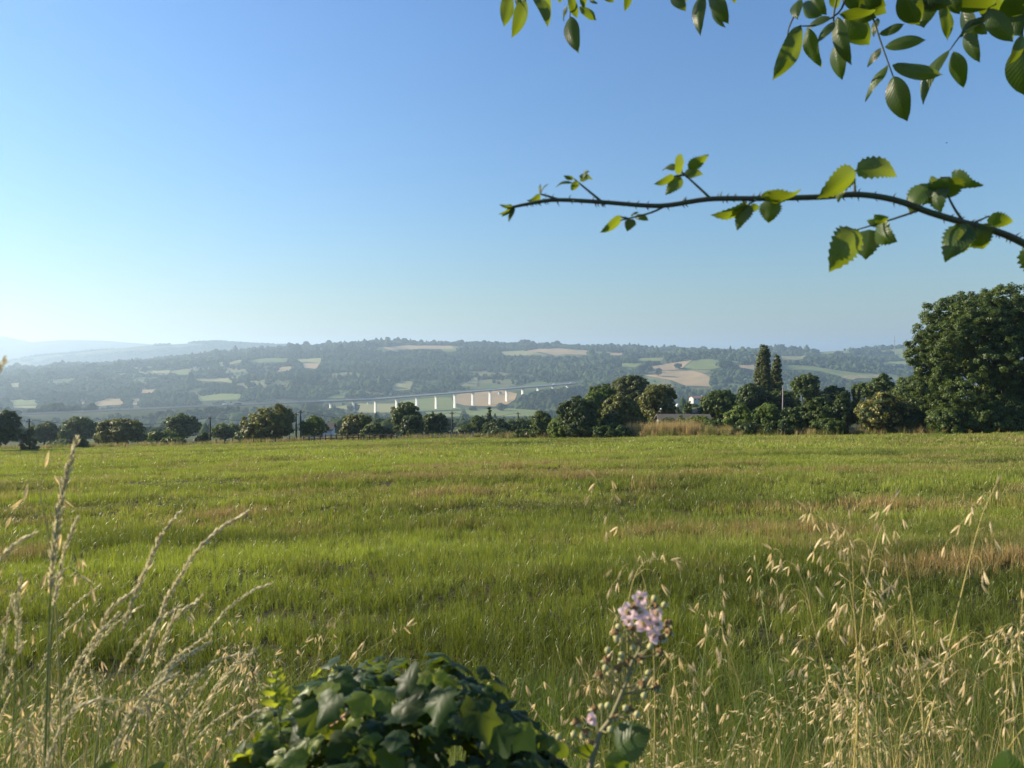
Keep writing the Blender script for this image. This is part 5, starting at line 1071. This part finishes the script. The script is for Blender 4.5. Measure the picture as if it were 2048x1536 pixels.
spike([(392, 1203), (350, 1235), (325, 1285), (306, 1350), (296, 1450), (290, 1700)], 1.35, .16, 'grass spike below the long leaning spike', 7, .9)
spike([(65, 1070), (30, 1090), (-5, 1125), (-40, 1200), (-60, 1400), (-70, 1700)], 1.2, .14, 'grass spike coming in from the left edge', 8, .9)
spike([(41, 1148), (37, 1210), (34, 1280), (28, 1400), (20, 1700)], 1.25, .14, 'upright grey grass spike near the left edge', 9, .9, w=.8)
spike([(26, 1190), (14, 1240), (6, 1300), (-6, 1420), (-20, 1700)], 1.25, .13, 'short grass spike beside the left edge', 10, .8, w=.8)
spike([(6, 724), (-3, 742), (-14, 780), (-24, 900), (-30, 1200), (-30, 1700)], 1.15, .08, 'reddish grass tip just touching the left edge of the photo', 11, .9)
spike([(566, 1420), (535, 1418), (500, 1432), (460, 1465), (420, 1540), (400, 1700)], 1.2, .12, 'grass spike lying almost flat left of the ivy', 12, .9)
spike([(470, 1310), (420, 1330), (370, 1390), (330, 1470), (310, 1700)], 1.4, .16, 'grass spike between the oats left of the ivy', 13, .8, w=.85)
spike([(190, 1400), (150, 1420), (110, 1480), (80, 1600), (70, 1760)], 1.15, .16, 'grass spike low in the bottom left corner', 14, .9)
spike([(235, 1230), (180, 1290), (140, 1360), (115, 1450), (100, 1700)], 1.3, .18, 'grass spike behind the low left spikes', 15, .9)
spike([(350, 1350), (300, 1380), (255, 1440), (220, 1536), (200, 1720)], 1.25, .2, 'grass spike crossing the low oats at left', 16, .9)
spike([(410, 1290), (350, 1330), (300, 1400), (265, 1480), (240, 1700)], 1.3, .2, 'grass spike under the long leaning spike near its foot', 17, .9)

rng = rs(67)
for k in range(20):
    bx = rng.uniform(-60, 330); tx = bx + rng.uniform(60, 240); ty = rng.uniform(1170, 1420); sg = 1 if rng.random() < .8 else -.3; tx = bx + (tx - bx) * sg
    spike([(tx, ty), (bx + (tx - bx) * .72, ty + 45), (bx + (tx - bx) * .45, ty + 125), (bx + (tx - bx) * .15, ty + 270), (bx, 1750)], rng.uniform(1.3, 2.0), rng.uniform(.12, .22), 'thin pale grass spike in the tangle of spikes at lower left', 200 + k, .8, 'stem_y' if k % 2 else 'stem_g', .8, 'thin grass spikes at lower left')

# ------------------------------------------------------------------ haze
hb = part('haze', *box((0, 3800, 55), (26000, 20600, 450)), None); tag(hb, 'pale morning haze lying over the valley and the hills', 'haze', kind='stuff')
m, nt, out = newmat('haze'); pv = N(nt, 'ShaderNodeVolumePrincipled'); pv.inputs['Color'].default_value = (.62, .81, 1.0, 1); pv.inputs['Density'].default_value = HAZE_DENSITY; pv.inputs['Anisotropy'].default_value = HAZE_G
pv.inputs['Density Attribute'].default_value = ''
nt.links.new(pv.outputs[0], out.inputs['Volume']); hb.data.materials.append(m)
